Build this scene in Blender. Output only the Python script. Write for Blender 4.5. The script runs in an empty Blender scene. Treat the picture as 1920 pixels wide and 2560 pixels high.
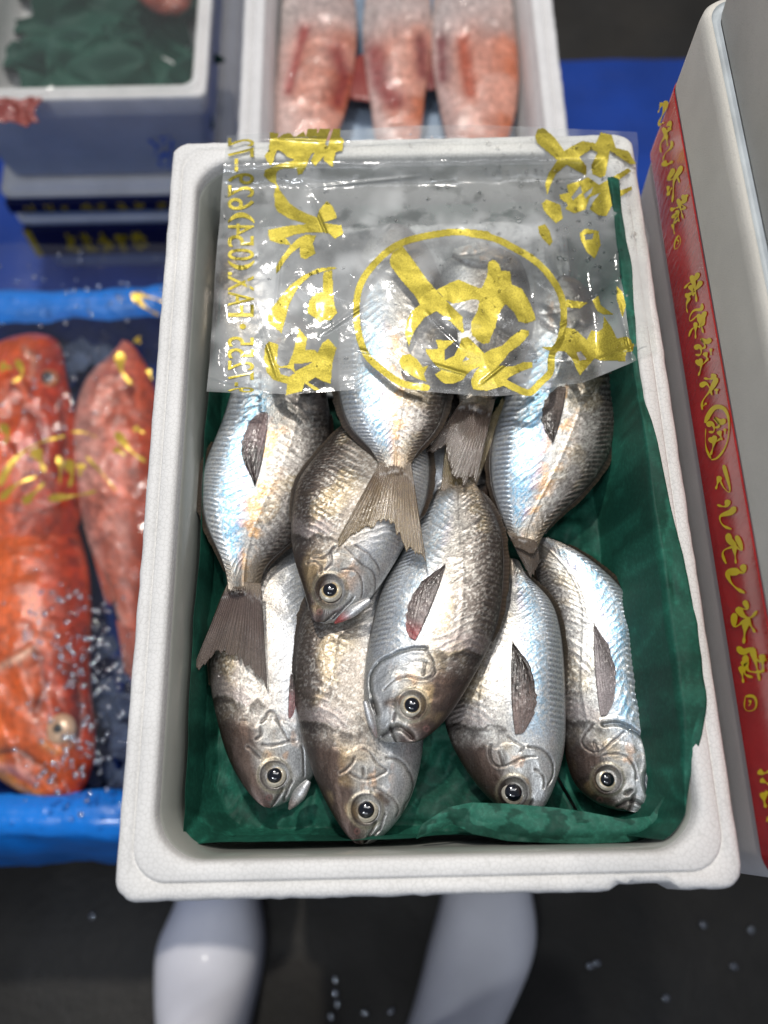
import bpy, math, random
import numpy as np
from mathutils import Matrix, Vector
random.seed(7)
SC = bpy.context.scene
COL = SC.collection
# ------------------------------------------------------------------ camera
F = 2300.0
R = np.array([[0.9998, -0.0205, -0.0053], [-0.0210, -0.9316, -0.3628], [0.0024, 0.3629, -0.9318]])
U_, S_, Vt_ = np.linalg.svd(R); R = U_ @ Vt_
CAM = np.array([-0.0163, -0.1882, 0.4079])
T0 = -R @ CAM
cam_d = bpy.data.cameras.new('camera'); cam = bpy.data.objects.new('camera', cam_d); COL.objects.link(cam)
M3 = R.T @ np.diag([1, -1, -1])
M4 = Matrix([[M3[0][0], M3[0][1], M3[0][2], CAM[0]], [M3[1][0], M3[1][1], M3[1][2], CAM[1]],
             [M3[2][0], M3[2][1], M3[2][2], CAM[2]], [0, 0, 0, 1]])
cam.matrix_world = M4
cam_d.sensor_fit = 'VERTICAL'; cam_d.sensor_height = 36.0; cam_d.lens = F / 2560 * 36
cam_d.clip_start = 0.01; cam_d.clip_end = 50
cam_d.dof.use_dof = True; cam_d.dof.focus_distance = 0.445; cam_d.dof.aperture_fstop = 5.0
SC.camera = cam
# ------------------------------------------------------------------ world + lamps (indoor fish market, lamps overhead plus added near-side fill)
w = bpy.data.worlds.new('World'); SC.world = w; w.use_nodes = True
bg = w.node_tree.nodes['Background']; bg.inputs[0].default_value = (0.42, 0.47, 0.60, 1); bg.inputs[1].default_value = 0.40
def lamp(name, loc, target, energy, size, color, shape='DISK', sy=None):
    d = bpy.data.lights.new(name, 'AREA'); d.energy = energy; d.shape = shape; d.size = size
    if sy: d.size_y = sy
    d.color = color
    o = bpy.data.objects.new(name, d); COL.objects.link(o); o.location = loc
    o.rotation_euler = (Vector(target) - Vector(loc)).to_track_quat('-Z', 'Y').to_euler()
    return o
lamp('market_lamp', (-0.35, 1.25, 2.5), (0, 0.1, 0), 43, 0.13, (1, 0.95, 0.88))
lamp('market_lamp', (1.0, 0.75, 2.4), (0, 0.1, 0), 9, 0.12, (1, 0.93, 0.86))
lamp('market_lamp', (-0.8, -0.9, 2.4), (0, -.2, -.3), 12, 0.2, (0.88, 0.94, 1))  # cool near-side fill, placed here to brighten the boots
lamp('overhead_fill', (-0.1, -1.3, 2.6), (0, -.1, -.3), 6, 1.2, (0.88, 0.93, 1), 'RECTANGLE', 0.6)  # soft front fill, added to lift the boots and front faces
lamp('overhead_fill', (0.1, 0.65, 2.7), (0, 0, 0), 14, 1.6, (0.96, 0.97, 1), 'RECTANGLE', 0.5)
SC.view_settings.view_transform = 'Standard'; SC.view_settings.look = 'None'
SC.view_settings.exposure = 0.0; SC.view_settings.gamma = 1.0
SC.cycles.max_bounces = 10; SC.cycles.transparent_max_bounces = 16

# ------------------------------------------------------------------ helpers
def ray(u, v):
    u = np.asarray(u, float); v = np.asarray(v, float)
    d = np.stack([(u - 960) / F, (v - 1280) / F, np.ones_like(u)], -1)
    return d @ R
def onz(u, v, z):            # point on the level z seen at photo position u, v
    d = ray(u, v); z = np.asarray(z, float)
    k = (z - CAM[2]) / d[..., 2]
    return CAM + k[..., None] * d
def onx(u, v, x):
    d = ray(u, v); k = (x - CAM[0]) / d[..., 0]; return CAM + k[..., None] * d
def ony(u, v, y):
    d = ray(u, v); k = (y - CAM[1]) / d[..., 1]; return CAM + k[..., None] * d
def depth(p): return float((R @ np.asarray(p) + T0)[2])
def lin(c):
    c = np.asarray(c, float) / 255.0
    return np.where(c <= 0.04045, c / 12.92, ((c + 0.055) / 1.055) ** 2.4)
def sm(a, b, x):
    t = np.clip((x - a) / (b - a), 0, 1); return t * t * (3 - 2 * t)
def mix(a, b, m):
    m = np.asarray(m)[..., None]; return np.asarray(a) * (1 - m) + np.asarray(b) * m
_RT = np.random.RandomState(11).rand(256, 256)
def vn(x, y, seed=0):
    x = np.asarray(x, float) + seed * 17.31; y = np.asarray(y, float) + seed * 9.77
    xi = np.floor(x).astype(int); yi = np.floor(y).astype(int); fx = x - xi; fy = y - yi
    fx = fx * fx * (3 - 2 * fx); fy = fy * fy * (3 - 2 * fy)
    g = lambda i, j: _RT[i % 256, j % 256]
    return (g(xi, yi) * (1 - fx) + g(xi + 1, yi) * fx) * (1 - fy) + (g(xi, yi + 1) * (1 - fx) + g(xi + 1, yi + 1) * fx) * fy
def fbm(x, y, o=4, seed=0):
    s = 0; a = 0.5; n = 0
    for k in range(o):
        s = s + a * vn(x * 2 ** k, y * 2 ** k, seed + k * 3); n += a; a *= 0.5
    return s / n
def ridged(x, y, o=4, seed=0):
    s = 0; a = 0.5; n = 0
    for k in range(o):
        s = s + a * (1 - abs(2 * vn(x * 2 ** k, y * 2 ** k, seed + k * 5) - 1)); n += a; a *= 0.5
    return s / n
def spline(ts, P, t):        # natural cubic spline through rows of P
    ts = np.asarray(ts, float); P = np.asarray(P, float); n = len(ts); h = np.diff(ts)
    A = np.eye(n); B = np.zeros_like(P)
    for i in range(1, n - 1):
        A[i, i - 1] = h[i - 1]; A[i, i] = 2 * (h[i - 1] + h[i]); A[i, i + 1] = h[i]
        B[i] = 6 * ((P[i + 1] - P[i]) / h[i] - (P[i] - P[i - 1]) / h[i - 1])
    Mm = np.linalg.solve(A, B); t = np.asarray(t, float)
    i = np.clip(np.searchsorted(ts, t, side='right') - 1, 0, n - 2); hh = h[i][:, None]
    a = (ts[i + 1] - t)[:, None]; b = (t - ts[i])[:, None]
    return Mm[i] * a ** 3 / (6 * hh) + Mm[i + 1] * b ** 3 / (6 * hh) + (P[i] / hh - Mm[i] * hh / 6) * a + (P[i + 1] / hh - Mm[i + 1] * hh / 6) * b
def inpoly(x, y, poly):
    poly = np.asarray(poly, float); ins = np.zeros(x.shape, bool); n = len(poly)
    for i in range(n):
        x1, y1 = poly[i]; x2, y2 = poly[(i + 1) % n]
        if y1 == y2: continue
        c = (y1 > y) != (y2 > y)
        ins ^= c & (x < (x2 - x1) * (y - y1) / (y2 - y1) + x1)
    return ins
def tag(o, label=None, cat=None, group=None, kind=None):
    if label: o['label'] = label
    if cat: o['category'] = cat
    if group: o['group'] = group
    if kind: o['kind'] = kind
    return o
def thing(name, loc, label, cat, group=None):
    o = bpy.data.objects.new(name, None); COL.objects.link(o); o.location = [float(a) for a in loc]; o.empty_display_size = 0.02
    return tag(o, label, cat, group)
def mesh(name, V, Fc, mat, parent=None, col=None, smooth=True, uv=None, attrs=None):
    V = np.asarray(V, float).reshape(-1, 3)
    if parent is not None:
        o_ = parent; org = np.zeros(3)
        while o_ is not None: org = org + np.array(o_.location); o_ = o_.parent
        V = V - org
    me = bpy.data.meshes.new(name)
    if isinstance(Fc, np.ndarray):
        k = Fc.shape[1]; nf = len(Fc)
        me.vertices.add(len(V)); me.vertices.foreach_set('co', V.astype(np.float32).ravel())
        me.loops.add(nf * k); me.loops.foreach_set('vertex_index', Fc.astype(np.int32).ravel())
        me.polygons.add(nf); me.polygons.foreach_set('loop_start', np.arange(0, nf * k, k, dtype=np.int32))
        me.update(calc_edges=True); me.validate()
    else:
        me.from_pydata([tuple(v) for v in V], [], [list(map(int, f)) for f in Fc]); me.update()
    if smooth and len(me.polygons): me.polygons.foreach_set('use_smooth', np.ones(len(me.polygons), bool))
    if col is not None:
        a = me.color_attributes.new('tint', 'FLOAT_COLOR', 'POINT'); c = np.ones((len(V), 4), np.float32); c[:, :3] = np.clip(col, 0, 4)
        a.data.foreach_set('color', c.ravel())
    for k_, v_ in (attrs or {}).items():
        a = me.attributes.new(k_, 'FLOAT', 'POINT'); a.data.foreach_set('value', np.asarray(v_, np.float32).ravel())
    if uv is not None:
        a = me.attributes.new('st', 'FLOAT_VECTOR', 'POINT'); q = np.zeros((len(V), 3), np.float32); q[:, :2] = uv
        a.data.foreach_set('vector', q.ravel())
    me.materials.append(mat)
    o = bpy.data.objects.new(name, me); COL.objects.link(o)
    if parent is not None: o.parent = parent
    return o
def grid_faces(nu, nv, wrap=False, off=0):
    i, j = np.meshgrid(np.arange(nu - 1), np.arange(nv if wrap else nv - 1), indexing='ij')
    j2 = (j + 1) % nv
    a = i * nv + j; b = i * nv + j2; c = (i + 1) * nv + j2; d = (i + 1) * nv + j
    return np.stack([a, d, c, b], -1).reshape(-1, 4) + off
def sheet(name, P, th, mat, parent=None, col=None, attrs=None, smooth=True, uv=None):
    """P (nu,nv,3) surface given a real thickness below it"""
    nu, nv = P.shape[:2]; Q = P.copy(); Q[..., 2] -= th
    V = np.concatenate([P.reshape(-1, 3), Q.reshape(-1, 3)]); n = nu * nv
    f = grid_faces(nu, nv); g = grid_faces(nu, nv, off=n)[:, ::-1]
    idx = np.arange(n).reshape(nu, nv)
    ring = np.concatenate([idx[0, :-1], idx[:-1, -1], idx[-1, :0:-1], idx[:0:-1, 0]]); r2 = np.roll(ring, -1)
    s = np.stack([ring, r2, r2 + n, ring + n], -1)
    rep = lambda a: None if a is None else np.concatenate([np.asarray(a).reshape(n, -1)] * 2)
    at = {k: np.concatenate([np.ravel(v)] * 2) for k, v in (attrs or {}).items()}
    return mesh(name, V, np.concatenate([f, g, s]), mat, parent, rep(col), smooth, rep(uv), at)

# ------------------------------------------------------------------ materials
def newmat(name):
    m = bpy.data.materials.new(name); m.use_nodes = True; nt = m.node_tree
    return m, nt, nt.nodes['Principled BSDF']
def N(nt, typ, **kw):
    n = nt.nodes.new(typ)
    for k, v in kw.items():
        if k in n.inputs: n.inputs[k].default_value = v
        else: setattr(n, k, v)
    return n
def coords(nt, kind='Object'):
    return N(nt, 'ShaderNodeTexCoord').outputs[kind]
def noise(nt, scale, detail=3, rough=0.5, vec=None, dist=0):
    n = N(nt, 'ShaderNodeTexNoise', Scale=scale, Detail=detail, Roughness=rough, Distortion=dist)
    nt.links.new(vec if vec is not None else coords(nt), n.inputs['Vector']); return n.outputs['Fac']
def ramp(nt, fac, stops):
    r = N(nt, 'ShaderNodeValToRGB'); nt.links.new(fac, r.inputs[0]); e = r.color_ramp.elements
    while len(e) < len(stops): e.new(0.5)
    for k, (p, c) in enumerate(stops):
        e[k].position = p; e[k].color = (*c, 1) if len(c) == 3 else c
    return r.outputs[0]
def mul(nt, a, b):
    m = N(nt, 'ShaderNodeMix', data_type='RGBA', blend_type='MULTIPLY'); m.inputs[0].default_value = 1
    nt.links.new(a, m.inputs[6])
    nt.links.new(b, m.inputs[7]); return m.outputs[2]
def bump(nt, bsdf, h, strength, dist=0.001, inp='Normal', prev=None):
    b = N(nt, 'ShaderNodeBump', Strength=strength, Distance=dist); nt.links.new(h, b.inputs['Height'])
    if prev is not None: nt.links.new(prev, b.inputs['Normal'])
    nt.links.new(b.outputs[0], bsdf.inputs[inp]); return b.outputs[0]
def simple(name, c, rough=0.5, metal=0, coat=0, nscale=None, var=0.12, bscale=None, bstr=0.3, bdist=0.0005, sss=0, spec=0.5, trans=0):
    m, nt, b = newmat(name); L = lin(c)
    if nscale:
        f = noise(nt, nscale, 4)
        cc = ramp(nt, f, [(0.3, tuple(L * (1 - var))), (0.7, tuple(np.minimum(L * (1 + var), 1)))]); nt.links.new(cc, b.inputs['Base Color'])
    else: b.inputs['Base Color'].default_value = (*L, 1)
    b.inputs['Roughness'].default_value = rough; b.inputs['Metallic'].default_value = metal
    b.inputs['Coat Weight'].default_value = coat; b.inputs['Coat Roughness'].default_value = 0.12
    b.inputs['Specular IOR Level'].default_value = spec
    if sss:
        b.inputs['Subsurface Weight'].default_value = sss; b.inputs['Subsurface Radius'].default_value = (1, 1, 1); b.inputs['Subsurface Scale'].default_value = 0.003
    if bscale: bump(nt, b, noise(nt, bscale, 4), bstr, bdist)
    return m
def foam_mat(name, c=(232, 230, 226), cell=430):
    m, nt, b = newmat(name); L = lin(c)
    v = N(nt, 'ShaderNodeTexVoronoi', feature='DISTANCE_TO_EDGE', Scale=cell, Randomness=0.85); nt.links.new(coords(nt), v.inputs['Vector'])
    e = ramp(nt, v.outputs['Distance'], [(0.0, (0.82, 0.82, 0.81)), (0.08, (1, 1, 1))])
    n = ramp(nt, noise(nt, 28, 4), [(0.35, tuple(L * 0.90)), (0.65, tuple(L))])
    nt.links.new(mul(nt, n, e), b.inputs['Base Color'])
    b.inputs['Roughness'].default_value = 0.55; b.inputs['Specular IOR Level'].default_value = 0.35
    r = ramp(nt, v.outputs['Distance'], [(0.0, (0, 0, 0)), (0.25, (1, 1, 1))])
    p = bump(nt, b, r, 0.22, 0.0003); bump(nt, b, noise(nt, 900, 3), 0.12, 0.0003, prev=p)
    return m
def tint_mat(name, rough=0.4, metal=0.0, coat=0.0, speck=None, speck_lo=0.55, bsc=None, bstr=0.4, bdist=0.0003, coat_r=0.12, spec=0.5, trans=0, vec='st'):
    m, nt, b = newmat(name)
    a = N(nt, 'ShaderNodeAttribute', attribute_name='tint'); c = a.outputs['Color']
    if vec == 'st': vv = N(nt, 'ShaderNodeAttribute', attribute_name='st').outputs['Vector']
    else: vv = coords(nt)
    if speck:
        f = noise(nt, speck, 4, 0.65, vv)
        c = mul(nt, c, ramp(nt, f, [(0.34, (speck_lo,) * 3), (0.5, (0.95,) * 3), (0.66, (1.25,) * 3)]))
    nt.links.new(c, b.inputs['Base Color'])
    b.inputs['Roughness'].default_value = rough; b.inputs['Metallic'].default_value = metal
    b.inputs['Coat Weight'].default_value = coat; b.inputs['Coat Roughness'].default_value = coat_r
    b.inputs['Specular IOR Level'].default_value = spec; b.inputs['Transmission Weight'].default_value = trans
    if bsc:
        p = bump(nt, b, noise(nt, bsc, 3, 0.6, vv), bstr, bdist)
        q = N(nt, 'ShaderNodeBump', Strength=bstr * 1.2, Distance=bdist); nt.links.new(noise(nt, bsc * 0.45, 3, 0.7, vv), q.inputs['Height']); nt.links.new(q.outputs[0], b.inputs['Coat Normal'])
    return m
M_foam = foam_mat('styrofoam')
M_foam_far = foam_mat('styrofoam_far', (226, 224, 222), 300)
M_skin = tint_mat('fish_skin', 0.36, 0.62, 0.75, speck=1300, speck_lo=0.6, bsc=1100, bstr=0.42, bdist=0.0003, coat_r=0.06)
nt = M_skin.node_tree; b = nt.nodes['Principled BSDF']; vv_ = N(nt, 'ShaderNodeAttribute', attribute_name='st').outputs['Vector']
q = N(nt, 'ShaderNodeBump', Strength=1.0, Distance=0.0007); nt.links.new(noise(nt, 1500, 3, 0.75, vv_), q.inputs['Height']); nt.links.new(q.outputs[0], b.inputs['Coat Normal'])
M_fin = tint_mat('fish_fin', 0.38, 0.1, 0.5, speck=1400, speck_lo=0.6, bsc=1200, bstr=0.4, bdist=0.0003, coat_r=0.1, vec='obj')
nt = M_fin.node_tree; b = nt.nodes['Principled BSDF']; a_ = N(nt, 'ShaderNodeAttribute', attribute_name='clear'); mm_ = N(nt, 'ShaderNodeMath', operation='SUBTRACT'); mm_.inputs[0].default_value = 1.0
nt.links.new(a_.outputs['Fac'], mm_.inputs[1]); nt.links.new(mm_.outputs[0], b.inputs['Alpha'])
M_redskin = tint_mat('red_fish_skin', 0.35, 0.1, 0.8, speck=220, speck_lo=0.6, bsc=350, bstr=0.8, bdist=0.001, coat_r=0.08)
M_iris = tint_mat('fish_iris', 0.3, 0.15, 0.6, speck=1500, speck_lo=0.8, coat_r=0.04, vec='obj')
M_pupil = simple('fish_pupil', (8, 10, 18), 0.06, 0, 1.0)
M_paper = tint_mat('wet_green_paper', 0.6, 0, 0.0, spec=0.25, speck=500, speck_lo=0.86, bsc=700, bstr=0.25, bdist=0.0003, vec='obj', coat_r=0.25)
M_wet = simple('wet_plastic', (128, 130, 126), 0.35, 0, 0.4, 60, 0.1, 700, 0.3, 0.0003)

# ================================================================== SETTING: floor
xs = np.linspace(-2.5, 2.5, 120); ys = np.linspace(-1.5, 4.5, 140); X, Y = np.meshgrid(xs, ys, indexing='ij')
ZF = -0.66
Z = ZF + 0.004 * fbm(X * 6, Y * 6, 3, 2)
m, nt, b = newmat('wet_concrete')
cc = ramp(nt, noise(nt, 7, 6, 0.6), [(0.35, tuple(lin((27, 25, 20)))), (0.7, tuple(lin((44, 40, 33))))]); nt.links.new(cc, b.inputs['Base Color'])
rr = ramp(nt, noise(nt, 4, 3), [(0.4, (0.6,) * 3), (0.6, (0.85,) * 3)]); nt.links.new(rr, b.inputs['Roughness'])
bump(nt, b, noise(nt, 70, 5, 0.65), 0.6, 0.004)
tag(mesh('floor', np.stack([X, Y, Z], -1), grid_faces(len(xs), len(ys)), m), kind='structure')
# blue tarpaulin on a low deck beyond the boxes
def tarp(name, x0, x1, y0, y1, z, label, seed, drop=0.05, amp=0.006):
    u = np.linspace(x0, x1, 130); v = np.linspace(y0, y1, 130); X, Y = np.meshgrid(u, v, indexing='ij')
    e = np.minimum.reduce([X - x0, x1 - X, Y - y0, y1 - Y])
    Z = z + amp * ridged(X * 7, Y * 7, 4, seed) - drop * (1 - sm(0, 0.035, e))
    return tag(sheet(name, np.stack([X, Y, Z], -1), 0.001, M_tarp, smooth=True), label, 'tarp')
M_tarp = simple('blue_tarp_weave', (10, 60, 150), 0.38, 0, 0.15, 9, 0.25, 260, 0.5, 0.0012)
tarp('blue_tarp', -0.575, 0.75, 0.46, 0.93, -0.60, 'wet blue tarp spread flat on the deck behind the boxes', 3)

# ================================================================== styrofoam boxes
def rring(w, l, r, z, n=56, nc=18):
    """rounded rectangle ring, ccw, n points along each side and nc in each corner"""
    pts = []
    for (sx, sy, a0) in ((1, -1, -90), (1, 1, 0), (-1, 1, 90), (-1, -1, 180)):
        for k in range(nc):
            a = math.radians(a0 + 90 * k / (nc - 1)); pts.append((sx * (w - r) + r * math.cos(a), sy * (l - r) + r * math.sin(a)))
        c = pts[-1]
        nx = {(1, -1): (w, l - r), (1, 1): (-(w - r), l), (-1, 1): (-w, -(l - r)), (-1, -1): (w - r, -l)}[(sx, sy)]
        for k in range(1, n + 1):
            f = k / (n + 1); pts.append((c[0] + (nx[0] - c[0]) * f, c[1] + (nx[1] - c[1]) * f))
    return np.c_[np.array(pts), np.full(len(pts), z)]
def loft(name, rings, mat, parent, origin, close_last=False, fn=None, close_first=False, smooth=True):
    P = np.stack(rings); nu, nv = P.shape[:2]
    if fn is not None: P = fn(P)
    V = (P + np.array(origin)).reshape(-1, 3); Fc = [tuple(f) for f in grid_faces(nu, nv, wrap=True)[:, ::-1]]
    if close_last: Fc.append(tuple(range((nu - 1) * nv, nu * nv)))
    if close_first: Fc.append(tuple(range(nv - 1, -1, -1)))
    return mesh(name, V, Fc, mat, parent, smooth=smooth)
def foam_box(name, cx, cy, zt, W, L, H, label, cat='foam box', group=None, mat=None, rim=0.0150, line=0.0070, inner_depth=0.07, notch=False, ro=0.009, ri=0.021):
    mat = mat or M_foam
    t = thing(name, (cx, cy, zt - H), label, cat, group); w, l = W / 2, L / 2; o = (cx, cy, zt)
    R_ = lambda off, z, r: rring(w - off, l - off, max(r, 0.003), z)
    rg = [R_(0.02, -H, ro * 0.8), R_(0.016, -H + 0.004, ro), R_(0.0045, -0.030, ro), R_(0.001, -0.026, ro), R_(0, -0.024, ro), R_(0, -0.0042, ro), R_(0.0004, -0.0018, ro), R_(0.0014, -0.0005, ro), R_(0.0028, 0, ro)]
    rg += [R_(line - 0.0008, 0.0, ro + .004), R_(line - 0.0003, -0.0011, ro + .005), R_(line + 0.0001, -0.0011, ro + .005)]
    def fn(P):
        P = P.copy()
        # beads make the outer edge slightly uneven
        n = vn(P[..., 0] * 420, P[..., 1] * 420, 3) - 0.5
        q = sm(-0.022, -0.010, P[..., 2]) * (1 - sm(0.003, 0.006, np.minimum(w - abs(P[..., 0]), l - abs(P[..., 1]))))
        P[..., 0] += np.sign(P[..., 0]) * n * 0.0007 * q * (abs(P[..., 0]) > w - 0.004); P[..., 1] += np.sign(P[..., 1]) * n * 0.0007 * q * (abs(P[..., 1]) > l - 0.004)
        if notch:
            k = sm(0.073, 0.077, P[..., 0]) * (1 - sm(0.099, 0.103, P[..., 0])) * (P[..., 1] < -l + 0.003)
            P[..., 1] += k * 0.0026
        return P
    loft('box_body', rg, mat, t, o, fn=fn, close_first=True)
    r2 = [R_(line + 0.0001, -0.0011, ro + .005), R_(line + 0.0003, 0.0003, ro + .006), R_(line + 0.001, 0.0009, ro + .006), R_(rim - 0.0022, 0.0009, ri - 0.002), R_(rim - 0.0008, 0.0003, ri), R_(rim, -0.0012, ri), R_(rim + 0.0005, -0.004, ri), R_(rim + 0.0008, -0.0062, ri)]
    loft('box_rim', r2, mat, t, o)
    r3 = [R_(rim + 0.0008, -0.0062, ri), R_(rim + 0.0016, -0.0070, ri), R_(rim + 0.0045, -inner_depth * 0.5, ri), R_(rim + 0.0085, -inner_depth + 0.006, ri), R_(rim + 0.014, -inner_depth, ri - 0.004)]
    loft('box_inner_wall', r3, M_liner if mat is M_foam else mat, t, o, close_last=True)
    return t
M_liner = simple('shaded_wet_foam', (158, 160, 152), 0.3, 0, 0.35, 40, 0.08, 500, 0.25, 0.0003)  # wet inner wall, its shade put into the greyer base colour
main_box = foam_box('foam_fish_box', 0, 0, 0, 0.26, 0.3964, 0.13, 'open white styrofoam box full of silver fish on green paper', notch=True, inner_depth=0.072)
# --- support under the main box: another closed box of the same kind, hidden by it (carries it)
def closed_box(name, cx, cy, zb, W, L, H, label, mat=None, lid=0.045, group=None):
    mat = mat or M_foam; t = thing(name, (cx, cy, zb), label, 'foam box', group); w, l = W / 2, L / 2; o = (cx, cy, zb)
    R_ = lambda off, z, r=0.012: rring(w - off, l - off, r, z)
    loft('box_body', [R_(0.016, 0), R_(0.012, 0.004), R_(0.002, H - lid - 0.004), R_(0.0015, H - lid - 0.0005)], mat, t, o, close_first=True)
    loft('lid', [R_(0.0015, H - lid - 0.0005), R_(0, H - lid + 0.0005), R_(0, H - lid + 0.006), R_(0.001, H - 0.012), R_(0.004, H - 0.005, 0.016), R_(0.0085, H - 0.0006, 0.02), R_(0.0105, H, 0.02)], mat, t, o)
    loft('lid_top', [R_(0.0105, H, 0.02), R_(0.0118, H + 0.0012, 0.02), R_(0.0135, H + 0.0014, 0.02), R_(0.0155, H + 0.0010, 0.02)], mat, t, o, close_last=True)
    return t
closed_box('lidded_foam_box', 0, 0.02, ZF + 0.002, 0.25, 0.36, 0.26, 'plain closed box underneath the box of silver fish', lid=0.04)
closed_box('lidded_foam_box', 0, 0.02, ZF + 0.2645, 0.25, 0.36, 0.262, 'closed box carrying the box of silver fish on its lid', lid=0.04)

# --- red taped box on the right
XF = 0.1409
red_mat = foam_mat('styrofoam_lid_grey', (220, 215, 204), 900)
red_side = foam_mat('styrofoam_smooth', (226, 222, 220), 1500)
M_ridge = simple('scuffed_lid_edge', (188, 194, 196), .5, 0, .1, 50, .18, 600, .4, .0004)
RB = thing('taped_foam_box', (XF + 0.13, 0.0, -0.10), 'closed white box with a red tape band of yellow brush lettering, at the right edge', 'foam box')
def rb_ring(off, z, r=0.013): 
    q = rring(0.13 - off, 0.1965 - off, r, z); q[:, 0] += XF + 0.13; return q
loft('box_body', [rb_ring(0.006, -0.10), rb_ring(0.004, -0.095), rb_ring(0.0006, -0.01), rb_ring(0.0, 0.0415)], red_side, RB, (0, 0, 0), close_first=True)
loft('lid', [rb_ring(0.0, 0.0417), rb_ring(-0.0006, 0.0425), rb_ring(-0.0006, 0.0430), rb_ring(-0.0006, 0.0800), rb_ring(-0.0002, 0.0850), rb_ring(0.0010, 0.0872), rb_ring(0.0022, 0.0880), rb_ring(0.0028, 0.0880)], red_mat, RB, (0, 0, 0))
loft('lid_ridge', [rb_ring(0.0028, 0.0880), rb_ring(0.0032, 0.0872), rb_ring(0.0036, 0.0868), rb_ring(0.0052, 0.0868), rb_ring(0.0056, 0.0872), rb_ring(0.0062, 0.0884), rb_ring(0.0064, 0.0885)], M_ridge, RB, (0, 0, 0))
UB = thing('foam_box', (XF + 0.135, 0.0, 0.0885), 'plain pale box resting on the red taped one, running out of the frame', 'foam box')
loft('box_body', [rb_ring(0.0068, 0.0886), rb_ring(0.0064, 0.0896), rb_ring(0.0060, 0.0905), rb_ring(0.0040, 0.1300), rb_ring(0.0015, 0.1750)], red_mat, UB, (0, 0, 0), close_first=True)
loft('box_rim', [rb_ring(0.0015, 0.1750), rb_ring(-0.0015, 0.1765), rb_ring(-0.0015, 0.2050), rb_ring(0.0005, 0.2070)], red_mat, UB, (0, 0, 0), close_last=True)
m_tape, nt, b = newmat('red_tape'); 
nt.links.new(ramp(nt, noise(nt, 30, 3), [(0.35, tuple(lin((176, 16, 24)))), (0.65, tuple(lin((206, 26, 32))))]), b.inputs['Base Color'])
b.inputs['Roughness'].default_value = 0.22; b.inputs['Coat Weight'].default_value = 0.6; b.inputs['Coat Roughness'].default_value = 0.1
mp = N(nt, 'ShaderNodeMapping'); mp.inputs['Scale'].default_value = (1, 1, 0.25); nt.links.new(coords(nt), mp.inputs['Vector'])
bump(nt, b, noise(nt, 260, 4, 0.6, mp.outputs[0]), 0.55, 0.0012)
loft('tape', [rb_ring(-0.0003, -0.0055), rb_ring(-0.0010, -0.0053), rb_ring(-0.0010, -0.0050), rb_ring(-0.0010, 0.0402), rb_ring(-0.0010, 0.0405), rb_ring(-0.0006, 0.0412)], m_tape, RB, (0, 0, 0))
# brush lettering
def brush(poly, wid, taper=True):
    """a pen stroke as a strip with swelling width"""
    P = np.array(poly, float); d = np.r_[0, np.cumsum(np.hypot(*np.diff(P, axis=0).T))]
    n = max(6, int(d[-1] / 9)); t = np.linspace(0, d[-1], n)
    Q = spline(d, P, t) if len(P) > 2 else np.c_[np.interp(t, d, P[:, 0]), np.interp(t, d, P[:, 1])]
    T = np.gradient(Q, axis=0); T /= np.linalg.norm(T, axis=1)[:, None] + 1e-9; Nn = np.c_[-T[:, 1], T[:, 0]]
    f = t / d[-1]; wv = wid * (0.62 + 0.42 * np.sin(f * 6.0 + 0.8)) * (np.clip(np.minimum(f * 9 + .45, (1 - f) * 5 + .25), 0, 1) if taper else 1) * 0.5
    return np.stack([Q - Nn * wv[:, None], Q + Nn * wv[:, None]], 1)
Z5 = (4.608, 1580, 180); Z6 = (4.256, 1680, 660); Z7 = (3.456, 1760, 1160); Z8 = (4.81, 1720, 1800)
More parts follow.
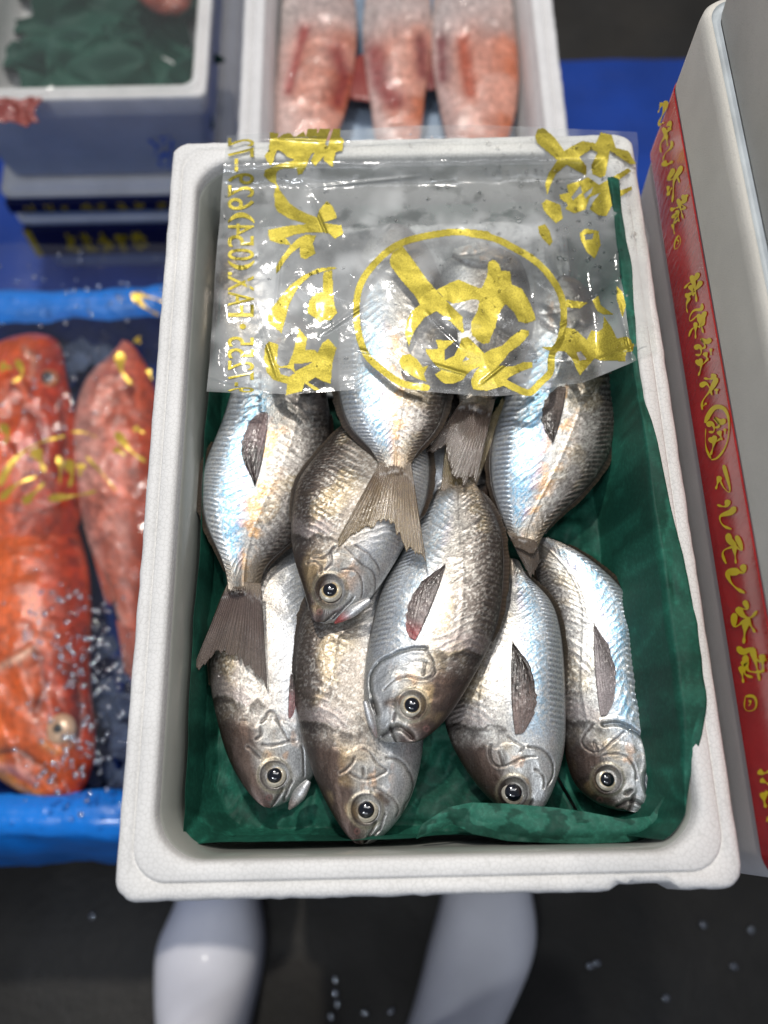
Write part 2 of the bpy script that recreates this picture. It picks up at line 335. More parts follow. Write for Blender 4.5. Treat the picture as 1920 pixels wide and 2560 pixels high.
GL = [(Z5, [([(345,350),(300,470)],18),([(395,330),(370,440),(300,600)],26),([(298,612),(370,580)],18)]),
 (Z5, [([(410,585),(440,610),(436,670)],34),([(355,640),(385,720),(330,830),(335,930)],22),([(440,640),(380,730)],18),([(392,720),(410,855)],18)]),
 (Z5, [([(455,790),(455,860),(390,930),(355,1020)],15),([(355,1035),(395,1062),(470,1025)],34)]),
 (Z5, [([(478,1110),(450,1180),(420,1240),(475,1228),(505,1205),(548,1275)],24),([(572,1080),(540,1150),(495,1220),(475,1380),(462,1500)],24),([(418,1310),(405,1430)],16),([(408,1420),(460,1330)],18)]),
 (Z5, [([(575,1420),(604,1480),(560,1520),(615,1560),(560,1585)],26),([(632,1410),(628,1470)],18),([(530,1460),(560,1580),(590,1690)],20),([(440,1590),(540,1555)],20),([(520,1590),(540,1725)],20),([(455,1680),(512,1645),(478,1745),(530,1700)],18),([(465,1750),(490,1870)],15)]),
 (Z5, [([(540,1880),(508,1925),(500,2040),(545,2000),(552,1905),(540,1880)],8),([(520,1930),(540,1960),(520,1985)],9)]),
 (Z6, [([(280,92),(240,165),(200,190),(130,260)],22),([(312,180),(262,258),(160,330)],22),([(208,120),(250,300),(260,405)],24),([(140,345),(250,305)],24),([(195,225),(230,340)],26),([(190,355),(155,430),(165,520)],15)]),
 (Z6, [([(318,420),(312,480),(240,492),(190,605),(270,545)],15),([(364,508),(330,565),(330,640),(230,680),(180,772)],22),([(280,530),(332,735)],22),([(250,620),(250,795)],19),([(300,580),(290,680)],26)]),
 (Z6, [([(405,788),(380,825),(310,800),(352,880),(310,902)],24),([(238,900),(292,880),(302,962),(250,964)],24),([(412,898),(415,970)],16),([(348,940),(382,1030)],24),([(258,1020),(300,1072),(385,1000)],20),([(300,1005),(308,1085),(280,1190)],20)]),
 (Z6, [([(450,1168),(430,1212),(340,1215)],26),([(480,1210),(440,1290),(390,1370),(320,1480),(322,1552)],24),([(298,1302),(352,1272),(425,1395)],24),([(474,1325),(474,1385)],22),([(368,1478),(330,1515)],12)]),
 (Z6, [([(350,1690),(400,1590),(470,1522),(545,1535),(592,1610),(606,1750),(585,1900),(525,2015),(450,2078),(415,2082)],22),([(415,2070),(370,1980),(355,1870),(360,1750)],11)]),
 (Z6, [([(562,1650),(525,1682),(450,1635),(502,1722),(450,1742)],26),([(370,1720),(422,1700),(442,1782),(390,1785)],26),([(562,1750),(562,1812)],16),([(498,1775),(532,1875)],24),([(400,1845),(432,1892),(525,1850)],22),([(455,1825),(442,1920),(410,2035)],24)]),
 (Z7, [([(170,8),(195,100),(212,242),(180,215),(135,120)],15),([(138,105),(118,165),(102,218)],20)]),
 (Z7, [([(208,308),(190,362),(113,352)],22),([(266,368),(240,410),(138,458),(150,512),(238,562)],22)]),
 (Z7, [([(215,598),(222,660),(262,700),(178,742),(192,862)],24),([(278,618),(322,745),(250,690)],20),([(260,700),(275,862)],18)]),
 (Z7, [([(330,868),(340,940),(302,930)],24),([(310,932),(208,950),(230,1020),(352,1114)],28)]),
 (Z7, [([(345,1180),(372,1250),(288,1238)],20),([(288,1238),(340,1310),(385,1330),(457,1268)],26),([(265,1288),(268,1402),(365,1335)],24),([(360,1330),(442,1455)],24),([(362,1340),(342,1552)],28)]),
 (Z7, [([(290,1578),(340,1622),(410,1600),(470,1700),(542,1688)],24),([(412,1585),(450,1730),(480,1872)],24),([(360,1650),(380,1780),(520,1790)],24),([(320,1730),(362,1718),(350,1800),(422,1842)],24),([(320,1745),(340,1892)],22),([(500,1645),(512,1800)],24)]),
 (Z7, [([(358,2008),(430,2012),(434,2120),(372,2130),(358,2008)],11),([(388,2040),(404,2060),(385,2090)],12)]),
 (Z8, [([(845,610),(900,640),(985,610)],30),([(870,715),(985,780)],26),([(905,870),(915,960),(935,1055)],38),([(930,880),(990,862)],30),([(945,1190),(990,1200)],34)])]
M_yel = simple('yellow_print', (236, 206, 16), 0.45, 0.0, 0.1, 60, 0.08)
for (zc, oz, oy), strokes in [((g[0][0], g[0][1], g[0][2]), g[1]) for g in GL]:
    V = []; Fc = []
    for k, (pl, wd) in enumerate(strokes):
        S = brush(pl, wd * 2.3); n = len(S); o0 = len(V)
        for a in S:
            for p in a:
                V.append(onx(oz + p[0] / zc, oy + p[1] / zc, XF - 0.0013 - 0.00006 * k))
        Fc += [(o0 + 2 * i, o0 + 2 * i + 1, o0 + 2 * i + 3, o0 + 2 * i + 2) for i in range(n - 1)]
    mesh('brush_lettering', np.array(V), Fc, M_yel, RB, smooth=False)

# ================================================================== fish
SS = np.array([0, .05, .14, .27, .40, .52, .65, .78, .90, 1.0])
def interp_px(pts, s):
    q = np.sqrt(SS); return spline(q, pts, np.sqrt(s))
def strip_normal(P):
    T = np.gradient(P, axis=0); T /= np.linalg.norm(T, axis=1)[:, None] + 1e-12
    return np.c_[-T[:, 1], T[:, 0]]
def fin_fan(name, base, tips, zb, zt, root, seed, c0, c1, nray=21, nl=44, ragged=0.10, surf=None, wave=0.0006, notch=0.0, base_c=None):
    """fan of rays between two base points and a tip polyline (all px)"""
    base = np.array(base, float); tips = np.array(tips, float)
    nu = nray * 5; u = np.linspace(0, 1, nu); d = np.r_[0, np.cumsum(np.hypot(*np.diff(tips, axis=0).T))]; d /= d[-1]
    Tp = np.c_[np.interp(u, d, tips[:, 0]), np.interp(u, d, tips[:, 1])]
    Bp = base[0] + (base[1] - base[0]) * u[:, None]
    rs = vn(u * nray, 0 * u, seed); rag = ragged * (rs - 0.35) + ragged * 0.6 * (vn(u * nray * 2.3, 0 * u, seed + 4) - .5)
    v = np.linspace(0, 1, nl); k = v[None, :] * (1 - rag[:, None] * sm(0.45, 1, v)[None, :])
    P2 = Bp[:, None] + (Tp - Bp)[:, None] * k[..., None]
    z = zb + (zt - zb) * v[None, :] + 0 * u[:, None]
    ray_ = 0.5 - 0.5 * np.cos(u * nray * 2 * np.pi)
    rb = 0.5 - 0.5 * np.cos(u * nray * 4 * np.pi)
    zz = z + wave * np.sin(u * 9 + seed)[:, None] * v[None, :]
    W = onz(P2[..., 0], P2[..., 1], zz)
    if surf is not None:
        for _ in range(3):
            sz = surf(W[..., :2].reshape(-1, 2)).reshape(zz.shape); zz2 = np.maximum(zz, sz + (0.0007 if base_c is None else -.0016 + .0023 * sm(.03, .12, v[None, :] + .07 * np.cos((u - .5) * np.pi)[:, None] - .04))) if surf.mode == 'max' else sz + 0.0006 + 0.0012 * np.sin(np.pi * np.linspace(0, 1, nu))[:, None] * 0.5
            W = onz(P2[..., 0], P2[..., 1], zz2)
    rr = (ray_[:, None] * (1 - sm(.35, .8, v))[None] + rb[:, None] * sm(.35, .8, v)[None])
    W[..., 2] += 0.00045 * rr
    n = fbm(W[..., 0] * 500, W[..., 1] * 500, 3, seed)
    c = mix(lin(c0), lin(c1), np.clip(v[None, :] ** 1.2 * 0.8 + (n - .5) * 0.5, 0, 1)) * (0.66 + 0.40 * rr + .34 * (vn(u[:, None] * 55, v[None, :] * 2.5, seed + 2) - .3))[..., None]
    ed = np.minimum(u, 1 - u)[:, None] + 0 * v[None]
    c = c * (0.6 + 0.4 * sm(0, 0.06, ed))[..., None]
    if base_c is not None:
        arc = v[None, :] + .03 * np.cos((u - .5) * np.pi)[:, None] + .05 * (vn(u * 22, 0 * u, seed + 3) - .5)[:, None] - .03
        c = mix(c, lin(base_c) * (.75 + .5 * n[..., None]), 1 - sm(.05, .16, arc)); c = mix(c, lin((208, 204, 200)), .5 * np.exp(-((arc - .15) / .03) ** 2) * sm(.45, .6, n))
    clr = .58 * sm(.25, .9, v)[None, :] * (1 - rr) + .10 * sm(.3, 1, v)[None, :]
    return sheet(name, W, 0.0003, M_fin, root, col=c, attrs={'clear': clr})
class Surf:
    def __init__(s, P, mode='max', tol=9e-6):
        s.P = P.reshape(-1, 3); s.mode = mode; s.tol = tol
    def __call__(s, Q):
        out = np.empty(len(Q))
        for i in range(0, len(Q), 400):
            q = Q[i:i + 400]; d = (q[:, None, 0] - s.P[None, :, 0]) ** 2 + (q[:, None, 1] - s.P[None, :, 1]) ** 2
            k = d.argmin(1); out[i:i + 400] = np.where(d[np.arange(len(q)), k] < s.tol, s.P[k, 2], -0.2)
        return out
FISH = {}
def fish(key, Dp, Vp, zh, zm, zt, roll, label, eye=None, eye_r=28, pup_r=17, seed=1, irid=0.0, irid_o=0.0, pale=0.0, dark=0.0, comb=1.0, res=1.0,
         tail=None, pect=None, jaw=None, lines=None, nostril=None, fins=(1, 1), thick=0.2, group='silver fish laid in the open foam box', curve=0.0):
    rs = 300 if res == 1 else 150; nt_ = 117 if res == 1 else 61
    u = np.linspace(0, 1, rs); s = u * u / (u + 0.05) * 1.05; s[-1] = 1
    Dx = interp_px(np.array(Dp, float), s); Vx = interp_px(np.array(Vp, float), s)
    zc = spline([0, .5, 1], [[zh], [zm], [zt]], s)[:, 0]
    Dw = onz(Dx[:, 0], Dx[:, 1], zc + roll); Vw = onz(Vx[:, 0], Vx[:, 1], zc - roll)
    wd = np.linalg.norm(Dw - Vw, axis=1); mid = (Dw + Vw) / 2
    L = np.sum(np.linalg.norm(np.diff(mid, axis=0), axis=1))
    g = np.interp(s, [0, .05, .15, .3, .5, .7, .9, 1], [.9, 1.02, 1.08, 1.02, 1.0, .9, .8, .6])
    h = thick * .80 * wd * g
    tau = np.linspace(-1, 1, nt_); t = np.sin(np.pi / 2 * tau)
    S, T = np.meshgrid(s, t, indexing='ij')
    a = (T + 1) / 2
    P = Vw[:, None] * (1 - a[..., None]) + Dw[:, None] * a[..., None]
    prof = (1 - np.abs(T) ** 2.9 + 1e-9) ** 0.68
    P[..., 2] += h[:, None] * prof
    al = S * L; ac = T * wd[:, None] / 2          # metric coordinates along / across
    P[..., :2] += ((mid[-1] - mid[-12]) / np.linalg.norm(mid[-1] - mid[-12]))[None, None, :2] * (.0022 * sm(.93, 1, S) * (1 - T ** 2))[..., None]
    n1 = fbm(al * 60, ac * 60, 3, seed); n2 = fbm(al * 220, ac * 220, 3, seed + 5); n3 = vn(al * 900, ac * 900, seed + 9); n4 = fbm(al * 1000, ac * 1300, 2, seed + 12)
    # --- relief
    dz = (n1 - .5) * 0.0009 + (n2 - .5) * 0.00016
    aT = np.abs(T + (n1 - .5) * .12)
    body = sm(.27, .34, S)
    cm = body * (1 - sm(.93, 1.0, S)) * sm(.66, .74, aT) * (1 - sm(.93, .99, aT)) * comb
    ph = S * 58 + .8 * (n1 - .5) + 2.2 * (aT - .7)
    ridge = 0.5 + 0.5 * np.sin(ph * 2 * np.pi)
    dz += cm * (ridge - .5) * 0.00075
    ph2 = S * 36 + (n2 - .5) * .6 + (n1 - .5) * .9 - 5.0 * np.abs(T - .12) ** 1.1 + 1.5 * np.abs(T) ** 4
    rib = np.clip(1 - np.abs(((ph2 % 1) - .5) * 4.2), 0, 1) * sm(.32, .5, fbm(al * 90, ac * 150, 2, seed + 21))
    rm = body * (1 - sm(.9, .98, S)) * sm(.05, .2, aT) * (1 - sm(.68, .78, aT))
    dz += rm * rib * 0.00018
    tl = 0.42 * (1 - sm(.3, .95, S)) + 0.02
    ll = np.exp(-((T - tl) * wd[:, None] * .5 / 0.0007) ** 2) * body
    dz += ll * 0.00022
    # head
    gsc = S - (.262 - .085 * (T - .1) ** 2 + .030 * (n1 - .5) + .010 * (n2 - .5) - .022 * np.exp(-((T - .28) / .13) ** 2))
    gill = np.exp(-(gsc * L / 0.0011) ** 2) * (1 - sm(.55, .8, T)); flap = np.exp(-np.clip(-gsc, 0, 1) * L / 0.008) * (gsc < 0) * (1 - sm(.5, .8, T))
    pre = np.exp(-((S - (.20 - .05 * T ** 2 - .03 * T + .04 * (n1 - .5))) * L / 0.0010) ** 2) * (1 - sm(.35, .6, T)) * sm(-.95, -.7, T)
    if lines: gill = gill * 0.12; flap = flap * .4; pre = pre * .1
    dz += -gill * 0.0011 + flap * 0.0007 - pre * 0.0005
    hd = 1 - sm(.24, .30, S)
    hr = ridged(al * 110, ac * 110, 3, seed + 31)
    dz += hd * (hr - .6) * 0.0007 * sm(.03, .1, S)
    mouth = np.exp(-((T + .22 + 2.2 * S) * wd[:, None] * .5 / 0.0008) ** 2) * (1 - sm(.075, .09, S))
    dz -= mouth * 0.0013
    ed = None; erw = 0
    if eye is not None:
        ex = onz(eye[0], eye[1], zh + 0.006)
        for _ in range(2):
            k = np.argmin((P[..., 0] - ex[0]) ** 2 + (P[..., 1] - ex[1]) ** 2); ex = onz(eye[0], eye[1], P[..., 2].ravel()[k])
        se, te = S.ravel()[k], T.ravel()[k]; erw = eye_r / F * depth(ex)
        ed = np.hypot(P[..., 0] - ex[0], P[..., 1] - ex[1])
        dz = dz * sm(erw * .8, erw * 1.5, ed)
        dz += 0.0006 * np.exp(-((ed - erw * 1.18) / (erw * .17)) ** 2) - 0.0007 * (1 - sm(erw * .75, erw * 1.0, ed))
        # fan of fine striations behind the eye
        an = np.arctan2(P[..., 1] - ex[1], P[..., 0] - ex[0]); dz += 0.0002 * np.sin(an * 70) * sm(erw * 1.2, erw * 1.5, ed) * (1 - sm(erw * 1.7, erw * 2.3, ed)) * (T < te)
    lm = []
    cp = P @ R.T + T0; ppx, ppy = F * cp[..., 0] / cp[..., 2] + 960, F * cp[..., 1] / cp[..., 2] + 1280
    wx_ = 5 * (fbm(al * 300, ac * 300, 2, seed + 60) - .5); wy_ = 5 * (fbm(al * 300, ac * 300, 2, seed + 66) - .5)
    for pl, wd_, cl_, dp_ in (lines or []):
        pl = np.array(pl, float); tt = np.r_[0, np.cumsum(np.hypot(*np.diff(pl, axis=0).T))]
        q_ = spline(tt, pl, np.linspace(0, tt[-1], 14 + 8 * len(pl))) if len(pl) > 2 else pl
        dm = np.full(P.shape[:2], 1e9); sd = np.zeros(P.shape[:2])
        for (x0, y0), (x1, y1) in zip(q_[:-1], q_[1:]):
            ddx, ddy = x1 - x0, y1 - y0; t_ = np.clip(((ppx + wx_ - x0) * ddx + (ppy + wy_ - y0) * ddy) / (ddx * ddx + ddy * ddy + 1e-9), 0, 1); d_ = np.hypot(ppx + wx_ - x0 - t_ * ddx, ppy + wy_ - y0 - t_ * ddy); dm = np.minimum(dm, d_)
        g_ = np.exp(-(dm / wd_) ** 2); dz += -g_ * dp_ + dp_ * .22 * np.exp(-((dm - wd_ * 2.2) / (wd_ * 1.1)) ** 2); lm.append((g_, cl_, np.exp(-((dm - wd_ * 2.4) / (wd_ * 1.2)) ** 2)))
    edge = 1 - sm(.86, 1.0, np.abs(T)); P[..., 2] += (dz + (n4 - .5) * .00012) * edge * sm(0, .02, S)
    # --- colour of the skin
    pl_ = min(pale, 1); back = lin((92, 78, 68)) * (1 - pl_) + lin((118, 110, 104)) * pl_; midc = lin((168, 157, 143)) * (1 - pl_) + lin((204, 202, 197)) * pl_; bel = lin((208, 212, 216))
    back = back * (1 - .25 * dark)
    c = mix(midc, back, sm(.12, .85, T + (n1 - .5) * .7 + .25 * dark))
    c = mix(c, bel, sm(.0, .7, -T + (n1 - .5) * .5 + pale * .3) * (1 - .2 * body * dark))
    gold = lin((206, 186, 140)); c = mix(c, gold, .28 * sm(.5, .66, n1) * sm(-.2, .2, T) * (1 - sm(.6, .9, T)))
    if irid:  # iridescent sheen painted into the skin tint
        bl = np.exp(-((T + .42 + .25 * (n1 - .5)) / .24) ** 2) * sm(.2, .4, S) * (.35 + .9 * sm(.4, .65, n4)); c = mix(c, lin((126, 190, 224)), np.clip(bl * irid * .85, 0, .8))
        pk = np.exp(-((T + .18) / .12) ** 2) * sm(.3, .5, S) * sm(.45, .65, n2); c = mix(c, lin((196, 178, 214)), np.clip(pk * irid * .5, 0, .6))
    if irid_o:
        orr = np.exp(-((T - .05) / .2) ** 2) * sm(.35, .5, S) * sm(.42, .62, n2); c = mix(c, lin((232, 178, 116)), np.clip(orr * irid_o, 0, .75))
    c = c * (1 + cm * (ridge - .5) * 0.62)[..., None]
    c = mix(c, c * 1.6 + .05, rm * rib * .75); c = mix(c, c * .5, body * .6 * np.clip(1 - np.abs(((ph2 % 1) - .70) * 6), 0, 1) * sm(.05, .2, aT) * (1 - sm(.68, .78, aT)) * sm(.3, .6, n2))
    spk = sm(.62, .74, n4 + .25 * (n3 - .5)) * sm(-.5, .5, T) ; c = mix(c, lin((58, 48, 42)), spk * .5)
    spl = sm(.60, .70, 1 - n4 + .2 * (n3 - .5)); c = mix(c, lin((245, 242, 232)), spl * .5 * (1 - .6 * sm(.3, .9, T)))
    # head
    hc = mix(lin((176, 172, 164)), lin((80, 62, 51)), sm(.0, .4, T + (n1 - .5) * .4 + .6 * (.12 - S))); hc = mix(hc, lin((58, 44, 36)), .7 * sm(.55, .95, T))
    hc = mix(hc, lin((176, 150, 106)), .5 * sm(.54, .68, fbm(al * 95, ac * 95, 2, seed + 90)) * sm(-.4, .2, T) * (1 - sm(.75, .95, T))); hc = mix(hc, lin((206, 210, 212)), .8 * sm(.05, .6, -T + (n1 - .5) * .5))
    vein = sm(.80, .9, ridged(al * 70, ac * 70, 2, seed + 77)) * sm(-.1, .2, T); hc = mix(hc, lin((44, 34, 28)), vein * .6)
    chk = sm(.48, .62, fbm(al * 130, ac * 130, 3, seed + 80)) * (1 - sm(-.1, .25, T)); hc = mix(hc, lin((226, 226, 222)), chk * .65)
    hc = mix(hc, lin((108, 92, 88)), .8 * (1 - sm(.03, .09, S)) * sm(-.4, .1, T)); hc = hc * (.84 + .30 * hr)[..., None]
    hc = mix(hc, lin((214, 160, 110)), .5 * sm(.55, .7, n2) * sm(-.7, -.3, T) * (1 - sm(-.1, .2, T)) * sm(.1, .16, S))
    c = mix(c, hc, 1 - sm(.225, .29, S + (n2 - .5) * .02))
    tear = S - (.295 + .034 * (fbm(ac * 160, al * 40, 4, seed + 40) - .5) * 2 + .02 * T)
    blotch = sm(-.045, -.01, tear) * (1 - sm(-.004, .004, tear)) * sm(.0, .18, T + (n2 - .5) * .4); c = mix(c, lin((40, 30, 24)), blotch * .78 * sm(.35, .6, fbm(al * 400, ac * 250, 3, seed + 44) + .18))
    bare = sm(.0, .006, tear) * (1 - sm(.03, .075, tear + (n2 - .5) * .04)) * sm(.05, .3, T + (n1 - .5) * .4); c = mix(c, lin((168, 156, 152)), bare * .55)
    c = mix(c, lin((40, 34, 30)), gill * .8); c = mix(c, lin((60, 50, 46)), pre * .6); c = mix(c, lin((30, 22, 20)), mouth * .9)
    if ed is not None:
        c = mix(c, lin((52, 42, 38)), np.exp(-((ed - erw * 1.12) / (erw * .10)) ** 2) * .8); c = mix(c, lin((188, 178, 150)), np.exp(-((ed - erw * 1.35) / (erw * .12)) ** 2) * .45)
    for g_, cl_, hl_ in lm: c = mix(c, lin((214, 208, 198)), hl_ * .14); c = mix(c, lin(cl_), g_ * .85)  # pale highlight painted alongside each dark line
    if nostril is not None: dn = np.hypot(ppx - nostril[0], ppy - nostril[1]); c = mix(c, lin((150, 104, 98)), np.exp(-((dn - 6) / 2.4) ** 2) * .7); c = mix(c, lin((70, 40, 38)), np.exp(-(dn / 3.0) ** 2) * .8)
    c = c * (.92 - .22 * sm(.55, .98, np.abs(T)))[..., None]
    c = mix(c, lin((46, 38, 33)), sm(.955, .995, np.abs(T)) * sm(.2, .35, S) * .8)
    c = mix(c, lin((148, 132, 110)) * (.7 + .6 * n4[..., None]), sm(.84, .95, S + (n2 - .5) * .06) * .75)
    # --- underside
    nb = 14; tb = np.sin(np.pi / 2 * np.linspace(1, -1, nb + 2))[1:-1]; ab = (tb + 1) / 2
    Pb = Vw[:, None] * (1 - ab[None, :, None]) + Dw[:, None] * ab[None, :, None]; Pb[..., 2] -= h[:, None] * .9 * ((1 - np.abs(tb) ** 2.3) ** .62)[None]
    cb = mix(bel, back * 1.2, sm(0, .8, tb))[None] + np.zeros((rs, nb, 3))
    Pa = np.concatenate([P, Pb], 1); Ca = np.concatenate([c, cb], 1); st = np.concatenate([np.stack([al, ac], -1), np.stack([np.repeat(s[:, None] * L, nb, 1), tb[None] * wd[:, None] / 2], -1)], 1)
    st = st + seed * 1.37
    nv = nt_ + nb; fc = grid_faces(rs, nv, wrap=True)
    # outward orientation: make the top look up
    q = P[rs // 2, nt_ // 2]; e1 = P[rs // 2 + 1, nt_ // 2] - q; e2 = P[rs // 2, nt_ // 2 + 1] - q
    if np.cross(e1, e2)[2] > 0: fc = fc[:, ::-1]
    fc = fc[:, ::-1] if False else fc
    root = thing('silver_fish', (mid[rs // 2][0], mid[rs // 2][1], zm - h.max()), label, 'fish', group)
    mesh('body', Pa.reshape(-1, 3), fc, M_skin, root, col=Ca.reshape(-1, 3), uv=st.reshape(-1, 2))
    sf = Surf(P[::3, ::2]); FISH[key] = sf
    # --- eye
    if eye is not None:
        zt_ = P[..., 2].ravel()[k]; pr = pup_r / F * depth(ex)
        th = np.linspace(0, 2 * np.pi, 49)[:-1]; rr = np.linspace(0, 1.02, 22)
        def dome(rad, hh, z0, name, mat, par, colf=None):
            Rr, Th = np.meshgrid(rr, th, indexing='ij'); V = np.stack([ex[0] + rad * Rr * np.cos(Th), ex[1] + rad * Rr * np.sin(Th), z0 + hh * np.sqrt(np.clip(1.05 - Rr ** 2, 0, 2))], -1)
            cc = colf(Rr, Th) if colf else None
            return mesh(name, V.reshape(-1, 3), grid_faces(len(rr), 48, wrap=True), mat, par, col=None if cc is None else cc.reshape(-1, 3))
        def ic(Rr, Th):
            q = mix(lin((190, 168, 124)), lin((182, 176, 160)), sm(.60, .74, Rr)); q = mix(q, lin((126, 118, 104)), np.exp(-((Rr - .82) / .05) ** 2) * .6)
            q = mix(q, lin((26, 20, 18)), 1 - sm(pr / erw * 1.0, pr / erw * 1.1, Rr)); q = mix(q, lin((60, 50, 44)), sm(.88, 1.0, Rr)); return q * (.85 + .3 * vn(Rr * 5, Th * 7, seed)[..., None])
        eo = dome(erw, erw * .32, zt_ - erw * .16, 'eye', M_iris, root, ic)
        dome(pr, pr * .42, zt_ + erw * .13, 'pupil', M_pupil, eo)
    # --- dorsal and anal fins folded along the edge
    for sgn, E0, on in ((1, Dx, fins[0]), (-1, Vx, fins[1])):
        if not on: continue
        s0 = .36 if sgn > 0 else .45; sel = (s > s0) & (s < .93); q = E0[sel]; nrm = strip_normal(q); ce = ((Dx + Vx) / 2)[sel]
        if np.mean(np.sum((q - ce) * nrm, 1)) < 0: nrm = -nrm
        fr = (s[sel] - s0) / (.93 - s0); wdt = (3 + 9 * on * np.sin(np.pi * np.clip(fr, 0, 1) ** .8) ** .6) * (.85 + .3 * vn(fr * 30, 0 * fr, seed + 8))
        nw = 9; vv = np.linspace(-.35, 1, nw)
        Q2 = q[:, None] + nrm[:, None] * (wdt[:, None] * vv[None])[..., None]
        zz = (zc[sel] + sgn * roll)[:, None] + 0.0004 - 0.0016 * np.clip(vv, 0, 1)[None]
        W = onz(Q2[..., 0], Q2[..., 1], zz); rp = .5 + .5 * np.sin(fr * 2 * np.pi * 42); W[..., 2] += 0.0003 * rp[:, None] * np.clip(vv, 0, 1)[None]
        cc = mix(lin((44, 37, 32)), lin((74, 62, 50)), np.clip(vv, 0, 1)[None] + 0 * fr[:, None]) * (.7 + .5 * rp)[:, None, None]
        sheet('dorsal_fin' if sgn > 0 else 'anal_fin', W, 0.0004, M_fin, root, col=cc)
    if tail is not None:
        under = tail.get('over'); sf2 = None
        if under:
            sf2 = Surf(np.concatenate([FISH[k_].P for k_ in under] + [P[::2, ::2].reshape(-1, 3)]), 'max')
        B = tail['base']; tm = np.mean(np.array(tail['tips'], float), 0); bm_ = np.mean(np.array(B, float), 0); dr_ = (tm - bm_) / np.hypot(*(tm - bm_)); B = [tuple(np.array(b_, float) * .97 + bm_ * .03 - dr_ * 22) for b_ in B]
        
        fin_fan('tail_fin', B, tail['tips'], zt + .001, tail['z'], root, seed, tail.get('c0', (96, 80, 72)), tail.get('c1', (124, 106, 84)), surf=sf2, ragged=tail.get('rag', .12), nl=50, base_c=(132, 118, 102))
    if pect is not None:
        b0, tip, wpx, side = pect['base'], pect['tip'], pect['w'], pect.get('side', 1)
        b0 = np.array(b0, float); tip = np.array(tip, float); d = tip - b0; Lp = np.hypot(*d); d /= Lp; nn = np.array([-d[1], d[0]]) * side
        uu = np.linspace(0, 1, 70); vv = np.linspace(0, 1, 36)
        wob = 1 + .16 * (vn(uu * 26, 0 * uu, seed + 5) - .5); wf = wob * wpx * (0.22 + .78 * np.sin(np.pi * np.clip(uu, 0, 1) ** .85) ** .75) * np.clip((1.02 - uu) * 4, 0, 1) ** .6
        rag = 1 + .12 * (vn(vv * 26, 0 * vv, seed + 2) - .5); 
        Q2 = b0 + d * (uu[:, None, None] * Lp * rag[None, :, None]) + nn * ((vv[None] - .12) * wf[:, None])[..., None]
        z = np.full(Q2.shape[:2], zm + .01); W = onz(Q2[..., 0], Q2[..., 1], z)
        for _ in range(3):
            sz = sf(W[..., :2].reshape(-1, 2)).reshape(z.shape); sz = np.where(sz < -.15, zm, sz); W = onz(Q2[..., 0], Q2[..., 1], sz + .0007)
        rp = .5 + .5 * np.cos(vv * 2 * np.pi * 17); W[..., 2] += .0003 * rp[None] + .0009 * np.sin(np.pi * vv)[None] * sm(0, .3, uu)[:, None]
        n = .5 * fbm(W[..., 0] * 700, W[..., 1] * 700, 3, seed) + .5 * vn(uu[:, None] * 5, vv[None] * 34, seed)
        dk = pect.get('dark', .6); m1 = np.clip(sm(.25, .75, uu)[:, None] * dk * 1.25 + (n - .5) * 2.2 * dk, 0, 1)
        cc = mix(mix(lin(pect.get('c0', (150, 128, 124))), lin((176, 168, 158)), .5 * (1 - rp)[None] * np.ones(70)[:, None]), lin((44, 36, 30)), m1) * (.7 + .5 * rp)[None, :, None]
        cc = mix(cc, lin((40, 32, 28)), (1 - sm(0, .1, vv))[None] * np.ones(70)[:, None] * .7)
        if pect.get('red'): cc = mix(cc, lin((168, 60, 62)), (1 - sm(.05, .28, uu))[:, None] * np.ones(36)[None] * .8)
        sheet('pectoral_fin', W, .0003, M_fin, root, col=cc, attrs={'clear': .5 * sm(.1, .6, vv)[None] * (1 - .8 * m1) * (1 - .6 * rp)[None]})
    if jaw is not None:
        p0, p1 = np.array(jaw['tip'], float), np.array(jaw['rear'], float); d = p1 - p0; Lj = np.hypot(*d); d /= Lj; nn = np.array([-d[1], d[0]])
        uu = np.linspace(0, 1, 40); tt = np.linspace(0, 2 * np.pi, 33)[:-1]
        wj = jaw['w'] * .5 * np.sqrt(np.clip(np.sin(np.pi * np.clip(uu * .9 + .02, 0, 1)), 0, 1)); wj *= np.interp(uu, [0, .15, .5, 1], [.55, .8, 1, .8])
        zj = zh + jaw.get('dz', .002) + .004 * uu
        Cc = p0 + d * (uu * Lj)[:, None]
        V = []
        for k2 in range(40):
            px = Cc[k2] + nn * (wj[k2] * np.cos(tt))[:, None]; ww = wj[k2] / F * .42
            V.append(onz(px[:, 0], px[:, 1], zj[k2] + ww * np.sin(tt) * .9))
        V = np.array(V); n = vn(V[..., 0] * 600, V[..., 1] * 600, seed)
        cj = mix(lin((205, 205, 204)), lin(jaw.get('c', (176, 160, 156))), (1 - sm(.1, .5, uu))[:, None] * np.ones(32)[None]) * (.8 + .4 * n)[..., None]
        mesh('lower_jaw', V.reshape(-1, 3), [tuple(f) for f in grid_faces(40, 32, wrap=True)] + [tuple(range(32)), tuple(range(39 * 32, 40 * 32))], M_skin, root, col=cj.reshape(-1, 3), uv=np.stack([V[..., 0], V[..., 1]], -1).reshape(-1, 2))
    return root
def cols(rows): a = np.array(rows, float); return a[:, :2], a[:, 2:]

